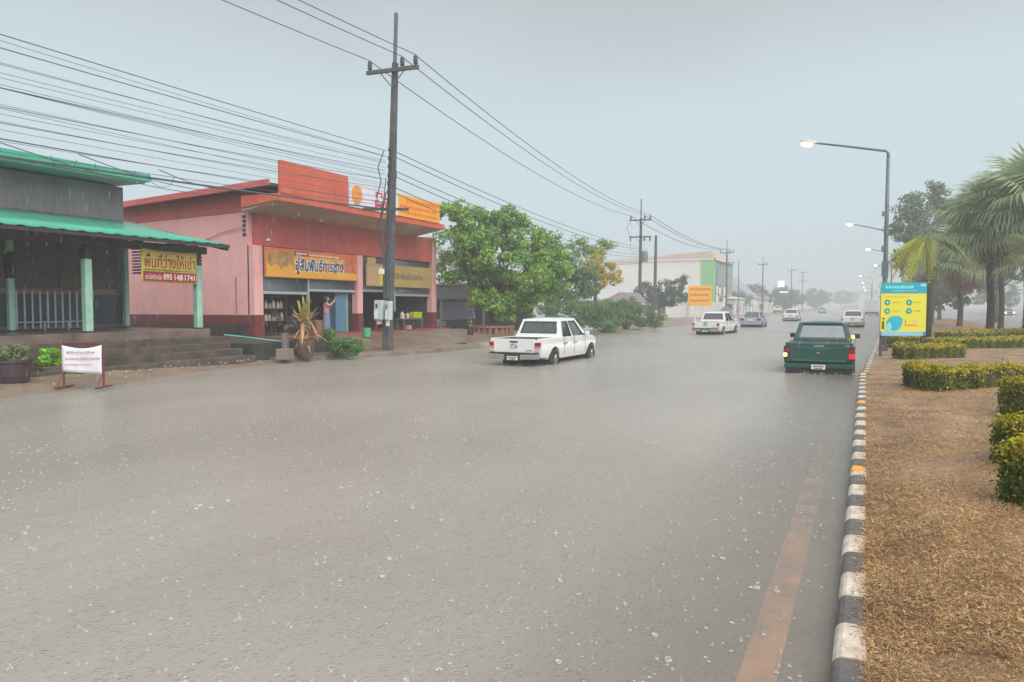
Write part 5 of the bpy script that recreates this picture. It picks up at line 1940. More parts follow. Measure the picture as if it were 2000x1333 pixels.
for k, (x, y, h_) in enumerate(((30, 120, 7.5), (38, 138, 8.5), (34, 165, 8.0), (46, 118, 9.0), (27, 200, 9.0))):
    tree(('nearest hazy roadside tree beyond the far carriageway', 'tall hazy tree beyond the far carriageway', 'middle hazy tree beyond the far carriageway', 'rightmost hazy tree beyond the far carriageway', 'farthest hazy tree beyond the far carriageway')[k], (x, y, 0),
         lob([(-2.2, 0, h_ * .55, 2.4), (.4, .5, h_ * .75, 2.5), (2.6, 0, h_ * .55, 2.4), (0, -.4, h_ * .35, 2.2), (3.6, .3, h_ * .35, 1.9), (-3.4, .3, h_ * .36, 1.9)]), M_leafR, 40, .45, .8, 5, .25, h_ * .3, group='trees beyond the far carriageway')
fan_palm('fan palm whose crown fills the upper right corner', 7.75, 45.5, 6.7, 1.5, 34, 9, .22, 23)
random.seed(31)

# far trees on the left, fading
far_trees = [(-25, 196, 7.4, 2.6, 'round hazy tree behind the bright hanging sign'), (-21, 226, 7.6, 3.6, 'dark round tree, largest of the distant ones left of the road'), (-26, 170, 5.2, 2.2, 'low hazy tree behind the slim bare pole'),
             (-27, 285, 9.5, 4.6, 'pale distant tree left of the road end'), (-19, 330, 9.5, 4.6, 'very faint tree close to the end of the road'), (-34, 240, 8.4, 3.8, 'hazy tree standing behind the grey roofs'), (-23, 400, 11, 5.0, 'tallest faint tree left of the road end'), (-11.5, 470, 12, 5.5, 'faint tree nearest the vanishing road, left side'), (17, 330, 10, 4.6, 'faint tree right of the far lamps'), (13, 430, 12, 5.5, 'faintest tree right of the road end')]
for (x, y, h_, r_, lb) in far_trees:
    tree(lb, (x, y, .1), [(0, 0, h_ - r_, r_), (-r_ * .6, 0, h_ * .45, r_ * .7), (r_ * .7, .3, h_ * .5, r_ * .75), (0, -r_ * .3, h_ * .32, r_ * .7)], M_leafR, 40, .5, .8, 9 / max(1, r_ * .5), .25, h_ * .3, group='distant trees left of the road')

# dry strap-leaved plant and other greenery by the workshop
def straps(t, name, n_, ln, w, mtl, tilt, z, seedz=0.0, wide=.08):
    b = MB()
    for k in range(n_):
        a = random.uniform(0, 6.28)
        el = R(random.uniform(*tilt))
        d = VF(math.cos(a) * math.cos(el), math.sin(a) * math.cos(el), math.sin(el))
        s = VF(-math.sin(a), math.cos(a), 0) * w * random.uniform(.7, 1.2)
        L_ = ln * random.uniform(.7, 1.15)
        p = VF(random.uniform(-wide, wide), random.uniform(-wide, wide), z + random.uniform(0, seedz))
        g = VF(0, 0, -1)
        m1, m2, tp = p + d * L_ * .4, p + d * L_ * .75 + g * L_ * .06, p + d * L_ + g * L_ * .2
        b.add([p - s * .5, p + s * .5, m1 + s, m1 - s, m2 + s * .7, m2 - s * .7, tp], [(0, 1, 2, 3), (3, 2, 4, 5), (5, 4, 6)])
    me = bpy.data.meshes.new(name)
    me.from_pydata(b.v, [], b.f)
    me.materials.append(mtl)
    return link(name, me, t)


DP = thing('potted_yucca', 'tall half-dry yucca in a brown pot at the pavement edge', 'potted plant', (-16.25, 18.55, .15))
b = MB(); b.lathe([(.0, 0), (.24, 0), (.33, .30), (.36, .55), (.38, .58), (.33, .58), (.3, .5), (.0, .5)], 16)
b.build('pot', mat('brown clay pot', C(112, 88, 72), .7, col2=C(84, 66, 56), scale=4), DP, smooth=False)
straps(DP, 'dry_leaves', 70, .72, .04, leafmat('dry yucca leaf', C(224, 194, 146), C(176, 136, 98), .3, .1, .8), (-75, 50), .8, .45, .16)
straps(DP, 'leaves', 26, 1.0, .035, leafmat('yucca leaf', C(190, 180, 92), C(150, 150, 70), .3, .2), (48, 88), 1.0, .15, .14)
b = MB(); b.tube([(0, 0, .5), (0, 0, 1.15)], [.12, .09], 8)
b.build('stem', M_bark, DP)
t = thing('green_bush', 'small bright green bush sprawling right of the yucca pot', 'bush', (-15.75, 19.55, .15))
P, N = cloud_points(lob([(0, 0, .35, .42), (.45, .1, .25, .36), (-.2, .1, .62, .3), (.75, .1, .16, .25)]), 110, .17, 60)
P[:, 2] = np.maximum(P[:, 2], .01)
link('foliage', leaf_mesh('foliage', P, N, .10, leafmat('bush green', C(112, 160, 84), C(74, 128, 66), .3), .4), t)
b = MB()
for q in range(8):
    a = q * .8
    limb(b, (0, 0, 0), (.5 * math.cos(a), .5 * math.sin(a), .5), .02, .006)
b.build('stems', M_bark, t)
b = MB(); b.cbox((-16.35, 17.75, .28), (.42, .42, .34), rz=.3)
tag(b.build('concrete_block', M_conc, bevel=.02), 'square grey concrete block at the foot of the yucca pot', 'block')
b = MB(); b.cbox((-16.6, 18.05, .55), (.16, .2, .75), rz=.2)
tag(b.build('marker_post', mat('patterned post', C(150, 140, 150), .6, col2=C(90, 84, 96), scale=20), bevel=.02), 'short patterned grey post left of the yucca', 'post')

PL = thing('potted_fern', 'fern in a large dark pot at the left edge', 'potted plant', (-16.5, 9.65, .04))
b = MB(); b.lathe([(.0, 0), (.27, 0), (.34, .25), (.36, .52), (.39, .54), (.39, .6), (.33, .6), (.3, .5), (.0, .5)], 18)
b.build('pot', mat('dark glazed pot', C(70, 54, 62), .35, var=.2, scale=3), PL, smooth=False)
P, N = cloud_points([(0, 0, .72, .26), (.2, .1, .66, .2), (-.2, 0, .68, .2)], 110, .13, 120)
link('leaves', leaf_mesh('leaves', P, N, .09, leafmat('fern green', C(150, 166, 116), C(110, 140, 84), .3), .3), PL)
PL2 = thing('planter_greens', 'bright lime green leafy plants in a low planter by the steps', 'plant', (-17.35, 11.4, .12))
b = MB(); b.box(-.3, .3, -.75, .75, -.1, .26)
b.build('planter', M_cdark, PL2, bevel=.02)
P, N = cloud_points([(0, -.4, .42, .24), (0, .05, .46, .24), (0, .45, .40, .2)], 70, .13, 110)
link('leaves', leaf_mesh('leaves', P, N, .12, leafmat('lime green', C(150, 206, 70), C(110, 176, 56), .25), .5), PL2)
t = thing('wall_plant', 'spindly grey-green plant against the pink wall corner', 'plant', (-19.3, 20.6, .62))
P, N = cloud_points([(0, 0, .55, .25), (-.1, 0, .8, .15)], 30, .13, 60)
link('leaves', leaf_mesh('leaves', P, N, .09, M_leafG, .35), t)
b = MB(); limb(b, (0, 0, 0), (-.05, 0, .9), .015, .006)
b.build('stem', M_bark, t)

# ------------------------------------------------------------------ placard, notice board, road sign
M_frm = mat('dark red steel frame', C(112, 50, 50), .5, var=.2)
PC = thing('placard_stand', 'white handwritten placard on a dark red steel stand by the mud', 'placard', (-14.95, 10.2, .06), R(25.5))
b = MB()
for s in (-1, 1):
    b.tube([(s * .42, 0, 0), (s * .42, 0, .95)], .022, 6)
    b.tube([(s * .42, -.32, .01), (s * .42, .32, .01)], .02, 6)
    b.tube([(s * .42, -.26, .01), (s * .42, 0, .35)], .012, 5)
b.tube([(-.42, 0, .94), (.42, 0, .94)], .024, 6)
b.tube([(-.42, 0, .34), (.42, 0, .34)], .018, 6)
b.build('frame', M_frm, PC)
V, F = [], []
for j in range(9):
    for i in range(13):
        u, v = i / 12, j / 8
        V.append((-.43 + .84 * u, -.035 - .012 * math.sin(u * 7 + v * 3), .34 + .56 * v - .07 * math.sin(math.pi * u) * v ** 3 - .06 * (1 - v) * u))
for j in range(8):
    for i in range(12):
        F.append((j * 13 + i, j * 13 + i + 1, (j + 1) * 13 + i + 1, (j + 1) * 13 + i))
o = link('sheet', np_mesh('sheet', V, F, mat('white vinyl', C(232, 230, 236), .5, var=.06, scale=3)), PC)
sm = o.modifiers.new('thick', 'SOLIDIFY'); sm.thickness = .006
fr = (VF(-.40, -.06, .33), VF(1, 0, 0), VF(0, 0, 1))
b = MB()
for (yy, x0, x1, hh) in ((.40, .08, .66, .045), (.27, .05, .74, .04), (.15, .03, .6, .03)):
    x = x0
    while x < x1:
        w = random.uniform(.02, .05)
        b.frame_box(fr, x, x + w, yy, yy + hh * random.uniform(.5, 1), 0, .003)
        x += w + random.uniform(.012, .03)
b.build('handwriting', mat('faded red ink', C(190, 150, 160), .6), PC)

NB = thing('notice_board', 'yellow and turquoise public notice board beside the near lamp post', 'notice board', (1.15, 28.5, .15), R(26))
M_nt = mat('turquoise print', C(0, 160, 186), .4, var=.08)
M_ny = mat('yellow print', C(214, 214, 52), .4, col2=C(226, 214, 60), scale=2)
M_nl = mat('pale blue print', C(140, 196, 216), .4, var=.08)
M_np = mat('pale turquoise print', C(120, 220, 220), .4, var=.08)
M_nd = mat('dark teal print', C(66, 140, 132), .4, var=.15)
fr = (VF(-.78, -.03, .62), VF(1, 0, 0), VF(0, 0, 1))
b = MB(); b.frame_box(fr, 0, 1.56, 0, 1.80, -.03, 0)
b.build('panel', M_ny, NB, bevel=.006)
b = MB(); b.frame_box(fr, .0, 1.56, 1.44, 1.803, .001, .006)
hd = b.build('header', M_nt, NB)
b = MB(); b.frame_box(fr, .0, 1.56, -.003, .14, .001, .006)
b.build('footer', M_nl, NB)
b = MB(); b.frame_box(fr, .0, .04, .0, .14, .006, .009); b.frame_box(fr, 1.47, 1.56, .0, .14, .006, .009)
b.build('footer_end', mat('blue print', C(50, 120, 176), .4), NB)
b = MB()
x = .14
while x < 1.08:
    w = random.uniform(.05, .1)
    b.frame_box(fr, x, x + w, 1.60, 1.60 + random.uniform(.08, .12), .007, .010)
    x += w + .02
for x in [.38 + .06 * k for k in range(14)]:
    b.frame_box(fr, x, x + .045, 1.51, 1.545, .007, .010)
b.frame_box(fr, 1.34, 1.54, 1.67, 1.77, .007, .010)
b.build('header_print', M_np, hd)
for (cx_, cy_) in ((.22, 1.13), (.96, 1.13), (.22, .84), (.96, .84)):
    b = MB(); b.frame_disc(fr, cx_, cy_, .10, .10, .001, .006)
    ic = b.build('icon', M_nd, NB)
    b = MB(); b.frame_disc(fr, cx_, cy_, .045, .045, .007, .009, 10)
    b.build('icon_centre', M_np, ic)
b = MB(); b.frame_disc(fr, .47, .42, .27, .25, .001, .006, 26); b.frame_disc(fr, .60, .50, .16, .17, .0015, .0065, 20)
b.build('globe', mat('globe print', C(0, 176, 196), .4, var=.08), NB)
b = MB(); b.frame_disc(fr, .30, .32, .08, .13, .007, .009, 12); b.frame_disc(fr, .27, .22, .1, .07, .0075, .0095, 12)
b.build('figure', M_np, NB)
b = MB(); b.frame_box(fr, .05, .13, .22, .50, .001, .005); b.frame_disc(fr, .10, .58, .05, .03, .001, .005, 10); b.frame_box(fr, .84, .87, .42, .52, .001, .005)
b.build('figure', mat('olive print', C(96, 84, 24), .5), NB)
b = MB(); b.frame_box(fr, .82, 1.26, .33, .39, .001, .005)
for k in range(9):
    b.frame_box(fr, .15 + k * .095, .22 + k * .095, 1.31, 1.335, .001, .004)
b.build('small_print', mat('orange print', C(232, 150, 40), .5), NB)
b = MB(); b.frame_disc(fr, 1.18, .50, .10, .06, .001, .005, 12)
b.build('cloud_print', mat('pale pink print', C(214, 192, 140), .5), NB)
b = MB()
for (cy_, x0) in ((1.13, .4), (.84, .4), (1.13, 1.12), (.84, 1.12)):
    b.frame_box(fr, x0, x0 + .24, cy_ - .01, cy_ + .02, .001, .004)
b.build('small_print', mat('olive line print', C(170, 168, 40), .5), NB)
b = MB()
for x in (.03, 1.47):
  b = MB(); b.box(-.78 + x, -.78 + x + .07, .005, .075, -.25, 2.3)
  b.build('post', mat('board post', C(84, 76, 72), .6, var=.3, streak=.4), NB)

RS = thing('road_sign', 'orange rectangular road sign on two pale posts past the white pickup', 'road sign', (-15.9, 79.5, .05), R(17))
M_ros = mat('orange sign face', C(250, 170, 40), .45, var=.06)
b = MB(); b.box(-1.22, 1.22, -.04, .0, 1.72, 3.82)
b.build('panel', M_ros, RS, bevel=.03)
b = MB()
for k, z in enumerate((3.35, 2.75, 2.15)):
    x = -1.0
    while x < .95:
        w = random.uniform(.08, .22)
        b.box(x, x + w, -.048, -.042, z, z + .22)
        x += w + .06
b.build('lettering', mat('brown sign lettering', C(186, 116, 30), .5), RS)
b = MB()
for x in (-.45, .62):
  b = MB(); b.box(x - .09, x + .09, .0, .14, -.2, 3.6)
  b.build('post', mat('white post', C(216, 212, 206), .5, var=.1), RS)

MK = thing('reflector_post', 'short white and orange marker post at the end of the shrubs', 'marker post', (-14.9, 57.5, .05))
b = MB(); b.box(-.1, .1, -.08, .08, 0, .62)
b.build('foot', mat('rusty brown post', C(150, 116, 86), .7, var=.2), MK)
b = MB(); b.box(-.09, .09, -.07, .07, .62, 1.35)
b.build('white_band', M_whp, MK)

# ------------------------------------------------------------------ things in and around the workshop
b = MB(); b.lathe([(.0, 0), (.14, 0), (.17, .34), (.185, .34), (.185, .37), (.155, .37), (.13, .03), (.0, .03)], 18, (-18.6, 25.0, .50))
BK = thing('bucket', 'mint green plastic bucket on the wet apron', 'bucket', (-18.6, 25.0, .50))
o = b.build('pail', mat('mint plastic', C(92, 190, 146), .4, var=.08), BK); o.location = (18.6, -25.0, -.50)
b = MB(); b.tube([(.18 * math.cos(a), .0 + .02, .35 + .0 - .14 * math.sin(a)) for a in [math.pi * q / 8 for q in range(9)]], .008, 5)
b.build('handle', M_rail, BK)

CH = thing('plastic_armchair', 'red plastic armchair in the right bay, left of the pole', 'chair', (-20.55, 28.75, .6), R(-60))
M_rp = mat('red plastic', C(168, 40, 56), .4, var=.1)
b = MB(); b.hexa([(-.25, -.22, .40), (.25, -.22, .40), (.25, .24, .42), (-.25, .24, .42)], [(-.25, -.22, .44), (.25, -.22, .44), (.25, .24, .46), (-.25, .24, .46)])
b.build('seat', M_rp, CH, bevel=.02)
b = MB(); b.hexa([(-.25, -.24, .42), (.25, -.24, .42), (.25, -.20, .42), (-.25, -.20, .42)], [(-.2, -.38, .92), (.2, -.38, .92), (.2, -.34, .92), (-.2, -.34, .92)])
b.build('backrest', M_rp, CH, bevel=.02)
for sx_ in (-1, 1):
    b = MB(); b.tube([(sx_ * .27, -.3, .68), (sx_ * .29, 0, .66), (sx_ * .28, .22, .64), (sx_ * .27, .24, .44)], .028, 6)
    b.build('armrest', M_rp, CH)
    for sy_ in (-1, 1):
        b = MB(); b.tube([(sx_ * .23, sy_ * .2, .42), (sx_ * .27, sy_ * .25, 0)], [.032, .024], 6)
        b.build('leg', M_rp, CH)

BE = thing('work_bench', 'low wooden bench loaded with parts in the right bay', 'bench', (-20.45, 31.0, .6))
b = MB(); b.box(-.25, .25, -.9, .9, .5, .56)
b.build('top', mat('worn timber', C(112, 92, 76), .6, var=.25, scale=4), BE)
for x in (-.2, .2):
    for y in (-.82, .82):
        b = MB(); b.box(x - .03, x + .03, y - .03, y + .03, 0, .5)
        b.build('leg', mat('worn timber', C(112, 92, 76)), BE)
b = MB(); b.cbox((-20.45, 31.55, 1.32), (.3, .72, .30))
tag(b.build('storage_box', mat('lime plastic', C(172, 190, 44), .45, var=.1), bevel=.02), 'lime green plastic box on the work bench', 'box')
b = MB(); b.lathe([(.0, 0), (.12, 0), (.12, .22), (.05, .28), (.05, .33), (.0, .33)], 12, (-20.45, 30.35, 1.161))
tag(b.build('jerrycan', M_wht_l), 'grey-white container on the left end of the work bench', 'container')
b = MB(); b.lathe([(.0, 0), (.09, 0), (.10, .18), (.03, .26), (.0, .26)], 12, (-20.45, 30.8, 1.161))
tag(b.build('oil_bottle', M_wht_l), 'white bottle in the middle of the work bench', 'bottle')
b = MB(); b.cbox((-20.2, 30.5, .72), (.22, .24, .22))
tag(b.build('cardboard_carton', mat('pale carton', C(186, 150, 140), .7), bevel=.01), 'small pale pink carton on the floor under the bench', 'box')
for k, (x, y, w, h_) in enumerate(((-21.75, 25.55, .4, .55), (-21.7, 26.0, .36, .5))):
    b = MB(); b.cbox((x, y, .6 + h_ / 2), (w, .4, h_), rz=.1 * k)
    tag(b.build('cardboard_box', mat('brown cardboard', C(150, 122, 92), .8, var=.1), bevel=.008), ('left' if k == 0 else 'right') + ' one of two brown cardboard boxes behind the woman', 'box', 'cardboard boxes in the doorway')
SH = thing('goods_shelf', 'dark open shelf stocked with pale goods inside the left bay', 'shelf', (-21.75, 22.7, .6))
M_sh = mat('dark shelf', C(74, 66, 64), .7, var=.2)
for z in (.05, .55, 1.05, 1.55):
    b = MB(); b.box(-.22, .22, -.85, .85, z, z + .035)
    b.build('shelf_board', M_sh, SH)
for y in (-.85, 0, .85):
    b = MB(); b.box(-.2, .2, y - .02, y + .02, 0, 1.62)
    b.build('upright', M_sh, SH)
for lev, z in enumerate((.585, 1.085)):
    for k in range(7):
        y = 21.98 + k * .22 + random.uniform(-.03, .03)
        hh = random.uniform(.18, .34)
        b = MB(); b.lathe([(.0, 0), (.07, 0), (.07, hh * .7), (.03, hh * .82), (.03, hh), (.0, hh)], 10, (-21.62, y, .6 + z + .002))
        tag(b.build('bottle', M_wht_l if k % 3 else mat('tan plastic', C(190, 160, 130), .5)), '%s pale bottle from the left on the %s shelf board in the left bay' % (('first', 'second', 'third', 'fourth', 'fifth', 'sixth', 'seventh')[k], 'lower' if lev == 0 else 'upper'), 'bottle', 'bottles on the %s shelf board' % ('lower' if lev == 0 else 'upper'))
b = MB(); b.box(-23.6, -23.2, 25.0, 26.4, .6, 1.35)
tag(b.build('counter', mat('dim counter', C(96, 90, 88), .6), bevel=.02), 'dim grey counter deep inside the left bay', 'counter')

# ---- the woman at the shop door, raising a phone
WM = thing('person', 'person in pink top and long grey-blue skirt raising a phone in the shop doorway', 'person', (-20.4, 24.65, .597), R(-55))
def skinned(name, joints, edges, root, mtl, parent, levels=2):
    me = bpy.data.meshes.new(name)
    names = list(joints)
    me.from_pydata([joints[k][0] for k in names], [(names.index(a), names.index(c)) for a, c in edges], [])
    me.materials.append(mtl)
    o = link(name, me, parent)
    md = o.modifiers.new('skin', 'SKIN')
    if not me.skin_vertices:
        me.skin_vertices.new()
    for i, k in enumerate(names):
        r_ = joints[k][1]
        me.skin_vertices[0].data[i].radius = r_ if isinstance(r_, tuple) else (r_, r_)
        me.skin_vertices[0].data[i].use_root = (k == root)
    md.use_smooth_shade = True
    sd_ = o.modifiers.new('sub', 'SUBSURF')
    sd_.levels = levels
    sd_.render_levels = levels
    return o


M_skin = mat('skin', C(206, 164, 138), .55, var=.08)
J = dict(pel=((0, 0, .86), (.14, .10)), wst=((0, 0, 1.0), (.115, .085)), che=((0, .0, 1.18), (.14, .10)), nkb=((0, 0, 1.31), (.06, .055)), nk=((0, .01, 1.36), .045), hd0=((0, .02, 1.42), (.062, .07)), hd1=((0, .025, 1.50), (.07, .085)), hd2=((0, .015, 1.565), (.05, .06)),
         nose=((0, .11, 1.475), .012),
         sl=((-.15, 0, 1.27), .05), el=((-.23, .14, 1.16), .036), wl=((-.10, .32, 1.34), .026), hl=((-.07, .36, 1.40), .03),
         sr=((.15, 0, 1.27), .05), er=((.24, .14, 1.20), .036), wr=((.16, .33, 1.40), .026), hr=((.13, .37, 1.47), .03),
         kl=((-.09, .02, .45), .06), al=((-.09, -.01, .08), .038), tl=((-.09, .13, .035), .032), kr=((.09, .0, .45), .06), ar=((.09, -.02, .08), .038), tr=((.09, .12, .035), .032), hpl=((-.09, 0, .80), .085), hpr=((.09, 0, .80), .085))
E_ = [('pel', 'wst'), ('wst', 'che'), ('che', 'nkb'), ('nkb', 'nk'), ('nk', 'hd0'), ('hd0', 'hd1'), ('hd1', 'hd2'), ('hd1', 'nose'), ('che', 'sl'), ('sl', 'el'), ('el', 'wl'), ('wl', 'hl'), ('che', 'sr'), ('sr', 'er'), ('er', 'wr'), ('wr', 'hr'),
      ('pel', 'hpl'), ('hpl', 'kl'), ('kl', 'al'), ('al', 'tl'), ('pel', 'hpr'), ('hpr', 'kr'), ('kr', 'ar'), ('ar', 'tr')]
skinned('body', J, E_, 'pel', M_skin, WM)
# fingers curled round the phone
for s, hx, hz in ((-1, -.07, 1.40), (1, .13, 1.47)):
    for k in range(4):
        Jf = dict(a=((hx, .36, hz + .006 * k), .009), b=((hx + s * .02, .395, hz + .02 + .02 * k), .008), c=((hx - s * .015, .41, hz + .03 + .02 * k), .007))
        skinned('finger', Jf, [('a', 'b'), ('b', 'c')], 'a', M_skin, WM, 1)
    skinned('thumb', dict(a=((hx, .35, hz - .01), .010), b=((hx - s * .035, .365, hz + .03), .008)), [('a', 'b')], 'a', M_skin, WM, 1)
# clothing: top and long skirt as lofted shells
def loft(secs, n_=18):
    b = MB()
    b.add([(cx_ + rx * math.cos(2 * math.pi * k / n_) * (1 + wv * math.sin(5 * 2 * math.pi * k / n_)), cy_ + ry * math.sin(2 * math.pi * k / n_), z) for (z, cx_, cy_, rx, ry, wv) in secs for k in range(n_)],
          [(i * n_ + k, i * n_ + (k + 1) % n_, (i + 1) * n_ + (k + 1) % n_, (i + 1) * n_ + k) for i in range(len(secs) - 1) for k in range(n_)])
    return b


M_pinkc = mat('pink blouse', C(206, 150, 160), .8, col2=C(186, 128, 140), scale=8)
M_skirt = mat('grey blue skirt', C(132, 146, 166), .8, col2=C(112, 126, 148), scale=5)
o = loft([(.84, 0, 0, .19, .15, .03), (.95, 0, 0, .165, .13, .02), (1.06, 0, 0, .15, .12, .01), (1.18, 0, 0, .17, .13, 0), (1.27, 0, 0, .165, .115, 0), (1.325, 0, 0, .075, .07, 0)]).build('blouse', M_pinkc, WM, smooth=True)
o.modifiers.new('thick', 'SOLIDIFY').thickness = .008
for s in (-1, 1):
    b = MB(); b.tube([(s * .13, 0, 1.28), (s * .18, .05, 1.23), (s * .225, .12, 1.175)], [.07, .062, .052], 12)
    b.build('sleeve', M_pinkc, WM, smooth=True)
o = loft([(.10, 0, 0, .22, .18, .07), (.3, 0, 0, .205, .165, .06), (.55, 0, 0, .195, .155, .04), (.78, 0, 0, .185, .14, .02), (.9, 0, 0, .165, .13, 0)]).build('skirt', M_skirt, WM, smooth=True)
o.modifiers.new('thick', 'SOLIDIFY').thickness = .008
b = MB(); b.lathe([(.0, 1.615), (.055, 1.60), (.085, 1.555), (.092, 1.48), (.085, 1.40), (.07, 1.33), (.0, 1.31)], 14, (0, -.025, 0))
b.build('hair', mat('dark hair', (.03, .025, .022), .6, var=.3, scale=20), WM, smooth=True)
b = MB()
for s in (-1, 1):
    b.lathe([(.0, -.008), (.009, -.004), (.009, .004), (.0, .008)], 8, (s * .03, .108, 1.495), 'y')
b.build('eyes', M_trim, WM)
b = MB(); b.cbox((0, .108, 1.44), (.045, .012, .012))
b.build('mouth', mat('lips', C(170, 96, 92), .6), WM)
b = MB(); b.box(-.055, .115, .385, .395, 1.405, 1.49)
ph = tag(b.build('mobile_phone', M_trim, bevel=.006), 'dark phone held up in the hands of the person', 'phone')
ph.location = WM.location; ph.rotation_euler = WM.rotation_euler

# ------------------------------------------------------------------ carport and planter behind the tree
CP = thing('carport', 'dark open carport behind the big tree, right of the workshop', 'carport', (-26.5, 44, 0))
b = MB(); b.hexa([(-5, -2.8, 3.1), (5, -2.8, 3.1), (5, 4.5, 3.3), (-5, 4.5, 3.3)], [(-5, -2.8, 3.22), (5, -2.8, 3.22), (5, 4.5, 3.42), (-5, 4.5, 3.42)])
b.build('roof', mat('dark roof sheet', C(104, 104, 104), .6, var=.2), CP)
b = MB(); b.box(-5, 5, 4.3, 4.5, 0, 3.28)
b.build('back_wall', mat('dark back wall', C(84, 84, 90), .8, var=.2), CP)
for x in (-4.7, -1.6, 1.6, 4.7):
    b = MB(); b.box(x - .06, x + .06, -2.6, -2.48, 0, 3.1)
    b.build('post', M_steel, CP)
b = MB(); b.box(-4.5, 4.5, -2.7, -2.64, 2.2, 3.1)
b.build('awning', mat('dark awning', C(78, 82, 84), .8, var=.2), CP)
t = thing('water_tank_cover', 'pale grey tarpaulin sheet under the carport roof', 'tarpaulin', (-24.8, 43.2, 1.0))
b = MB(); b.hexa([(-1.1, 0, -.2), (1.3, .1, -.1), (1.3, .4, -.1), (-1.1, .3, -.2)], [(-1.3, .2, 1.05), (1.1, .2, 1.1), (1.1, .35, 1.1), (-1.3, .35, 1.05)])
b.build('sheet', mat('lilac tarpaulin', C(128, 126, 144), .7, var=.15, scale=2), t, bevel=.05)
tag(place(SD, (-27.2, 43.4, .02), R(75), 'pale car parked under the dark carport, left of the tarpaulin'), 'pale car parked under the dark carport, left of the tarpaulin', 'sedan')
PLN = thing('tree_planter', 'low terracotta brick planter round the foot of the big tree', 'planter', (-17.9, 34.9, 0))
M_tc = mat('terracotta', C(150, 110, 92), .75, col2=C(118, 86, 74), scale=5, bump=.3)
for k in range(13):
    a = R(-170 + k * 15)
    b = MB(); b.cbox((1.15 * math.cos(a) * 1.0, 1.15 * math.sin(a), .36), (.17, .17, .56))
    b.build('baluster', M_tc, PLN, bevel=.03)
b = MB()
b.lathe([(.0, .0), (1.3, .0), (1.3, .12), (.0, .12)], 22)
b.build('plinth', M_tc, PLN)
b = MB()
b.lathe([(1.04, .64), (1.27, .64), (1.27, .74), (1.04, .74), (1.04, .64)], 22)
b.build('coping', M_tc, PLN)
t = thing('potted_flower', 'slender dark potted plant with cream flowers left of the tree planter', 'potted plant', (-17.55, 32.0, .2))
b = MB(); b.lathe([(.0, 0), (.12, 0), (.17, .36), (.0, .36)], 12)
b.build('pot', M_trim, t)
P, N = cloud_points([(0, 0, .65, .2), (0, 0, .9, .15)], 30, .1, 90)
link('leaves', leaf_mesh('leaves', P, N, .09, [leafmat('cream petals', C(206, 190, 150), C(170, 150, 110)), M_leafD], .5, mi=(rng.random(len(P)) > .4).astype(int)), t)

# ------------------------------------------------------------------ the white building and what lies beyond
WB = thing('white_building', 'large white flat building with green corner strip and glass front', 'building', (-24, 132, 0))
M_ww = mat('white render', C(232, 230, 226), .7, col2=C(218, 214, 210), scale=.3, streak=.06)
b = MB(); b.box(-26, -2.2, 0, 24, 0, 9.75)
b.build('wall', M_ww, WB)
b = MB(); b.box(-2.2, 0, -.15, 1.2, .0, 9.72); b.box(-2.2, 0, -.2, -.15, 4.4, 4.6)
b.build('green_strip', mat('pale green cladding', C(140, 196, 130), .5, col2=C(120, 180, 112), scale=.6), WB)
b = MB(); b.hexa([(-22, .3, 9.75), (.2, .3, 9.75), (.2, 20, 9.75), (-22, 20, 9.75)], [(-17, 2, 10.6), (-.8, .6, 11.35), (-.8, 19, 11.35), (-17, 19, 10.6)])
b.build('roof', mat('tan roof', C(186, 166, 150), .6, var=.1, scale=.5), WB)
b = MB(); b.box(-26.2, .3, -.3, -.16, 9.76, 9.98); b.box(.0, .4, -.3, 20, 9.74, 9.98)
b.build('parapet_cap', M_ww, WB)
b = MB(); b.box(-2.0, -.02, 1.2, 20, 0, 9.7)
b.build('shopfront_wall', mat('grey green cladding', C(120, 136, 130), .5, var=.1), WB)
for k in range(5):
    for z0, z1 in ((.6, 3.6), (5.6, 8.8)):
        b = MB(); b.box(-.02, .03, 1.8 + k * 3.5, 4.6 + k * 3.5, z0, z1)
        p = b.build('window', glass_mat('shop glass', (.5, .58, .6), .3), WB)
        b = MB(); b.box(.0, .07, 1.66 + k * 3.5, 1.8 + k * 3.5, z0, z1); b.box(.0, .07, 1.66 + k * 3.5, 4.6 + k * 3.5, z1, z1 + .12)
        b.build('window_frame', M_alu, p)
for (y, z0, z1, w) in ((1.6, 3.9, 5.2, .7), (4.2, 3.8, 5.0, .9), (9, 3.6, 5.2, .9), (9, 1.6, 3.2, .9), (1.8, 1.4, 3.6, .8)):
    b = MB(); b.box(.1, .16, y, y + w * 2, z0, z1)
    b.build('sign_panel', M_whp, WB)
b = MB(); b.box(-26, -2.3, -2.4, -.05, 2.6, 2.8)
b.build('side_awning', mat('grey awning', C(170, 170, 172), .6), WB)
WA = thing('white_annexe', 'low white wall and gate in front of the white building', 'wall', (-30, 112, 0))
b = MB(); b.box(-8, 11, 0, .3, 0, 2.3)
b.build('wall', M_ww, WA)
for x in (-2, 2.5, 6):
    b = MB(); b.box(x, x + .5, -.3, .1, 0, 2.9)
    b.build('gate_pier', M_ww, WA)
b = MB(); b.box(-1.5, 2.5, -.1, .0, .6, 1.9)
b.build('gate', mat('dark gate', C(90, 88, 90), .6), WA)

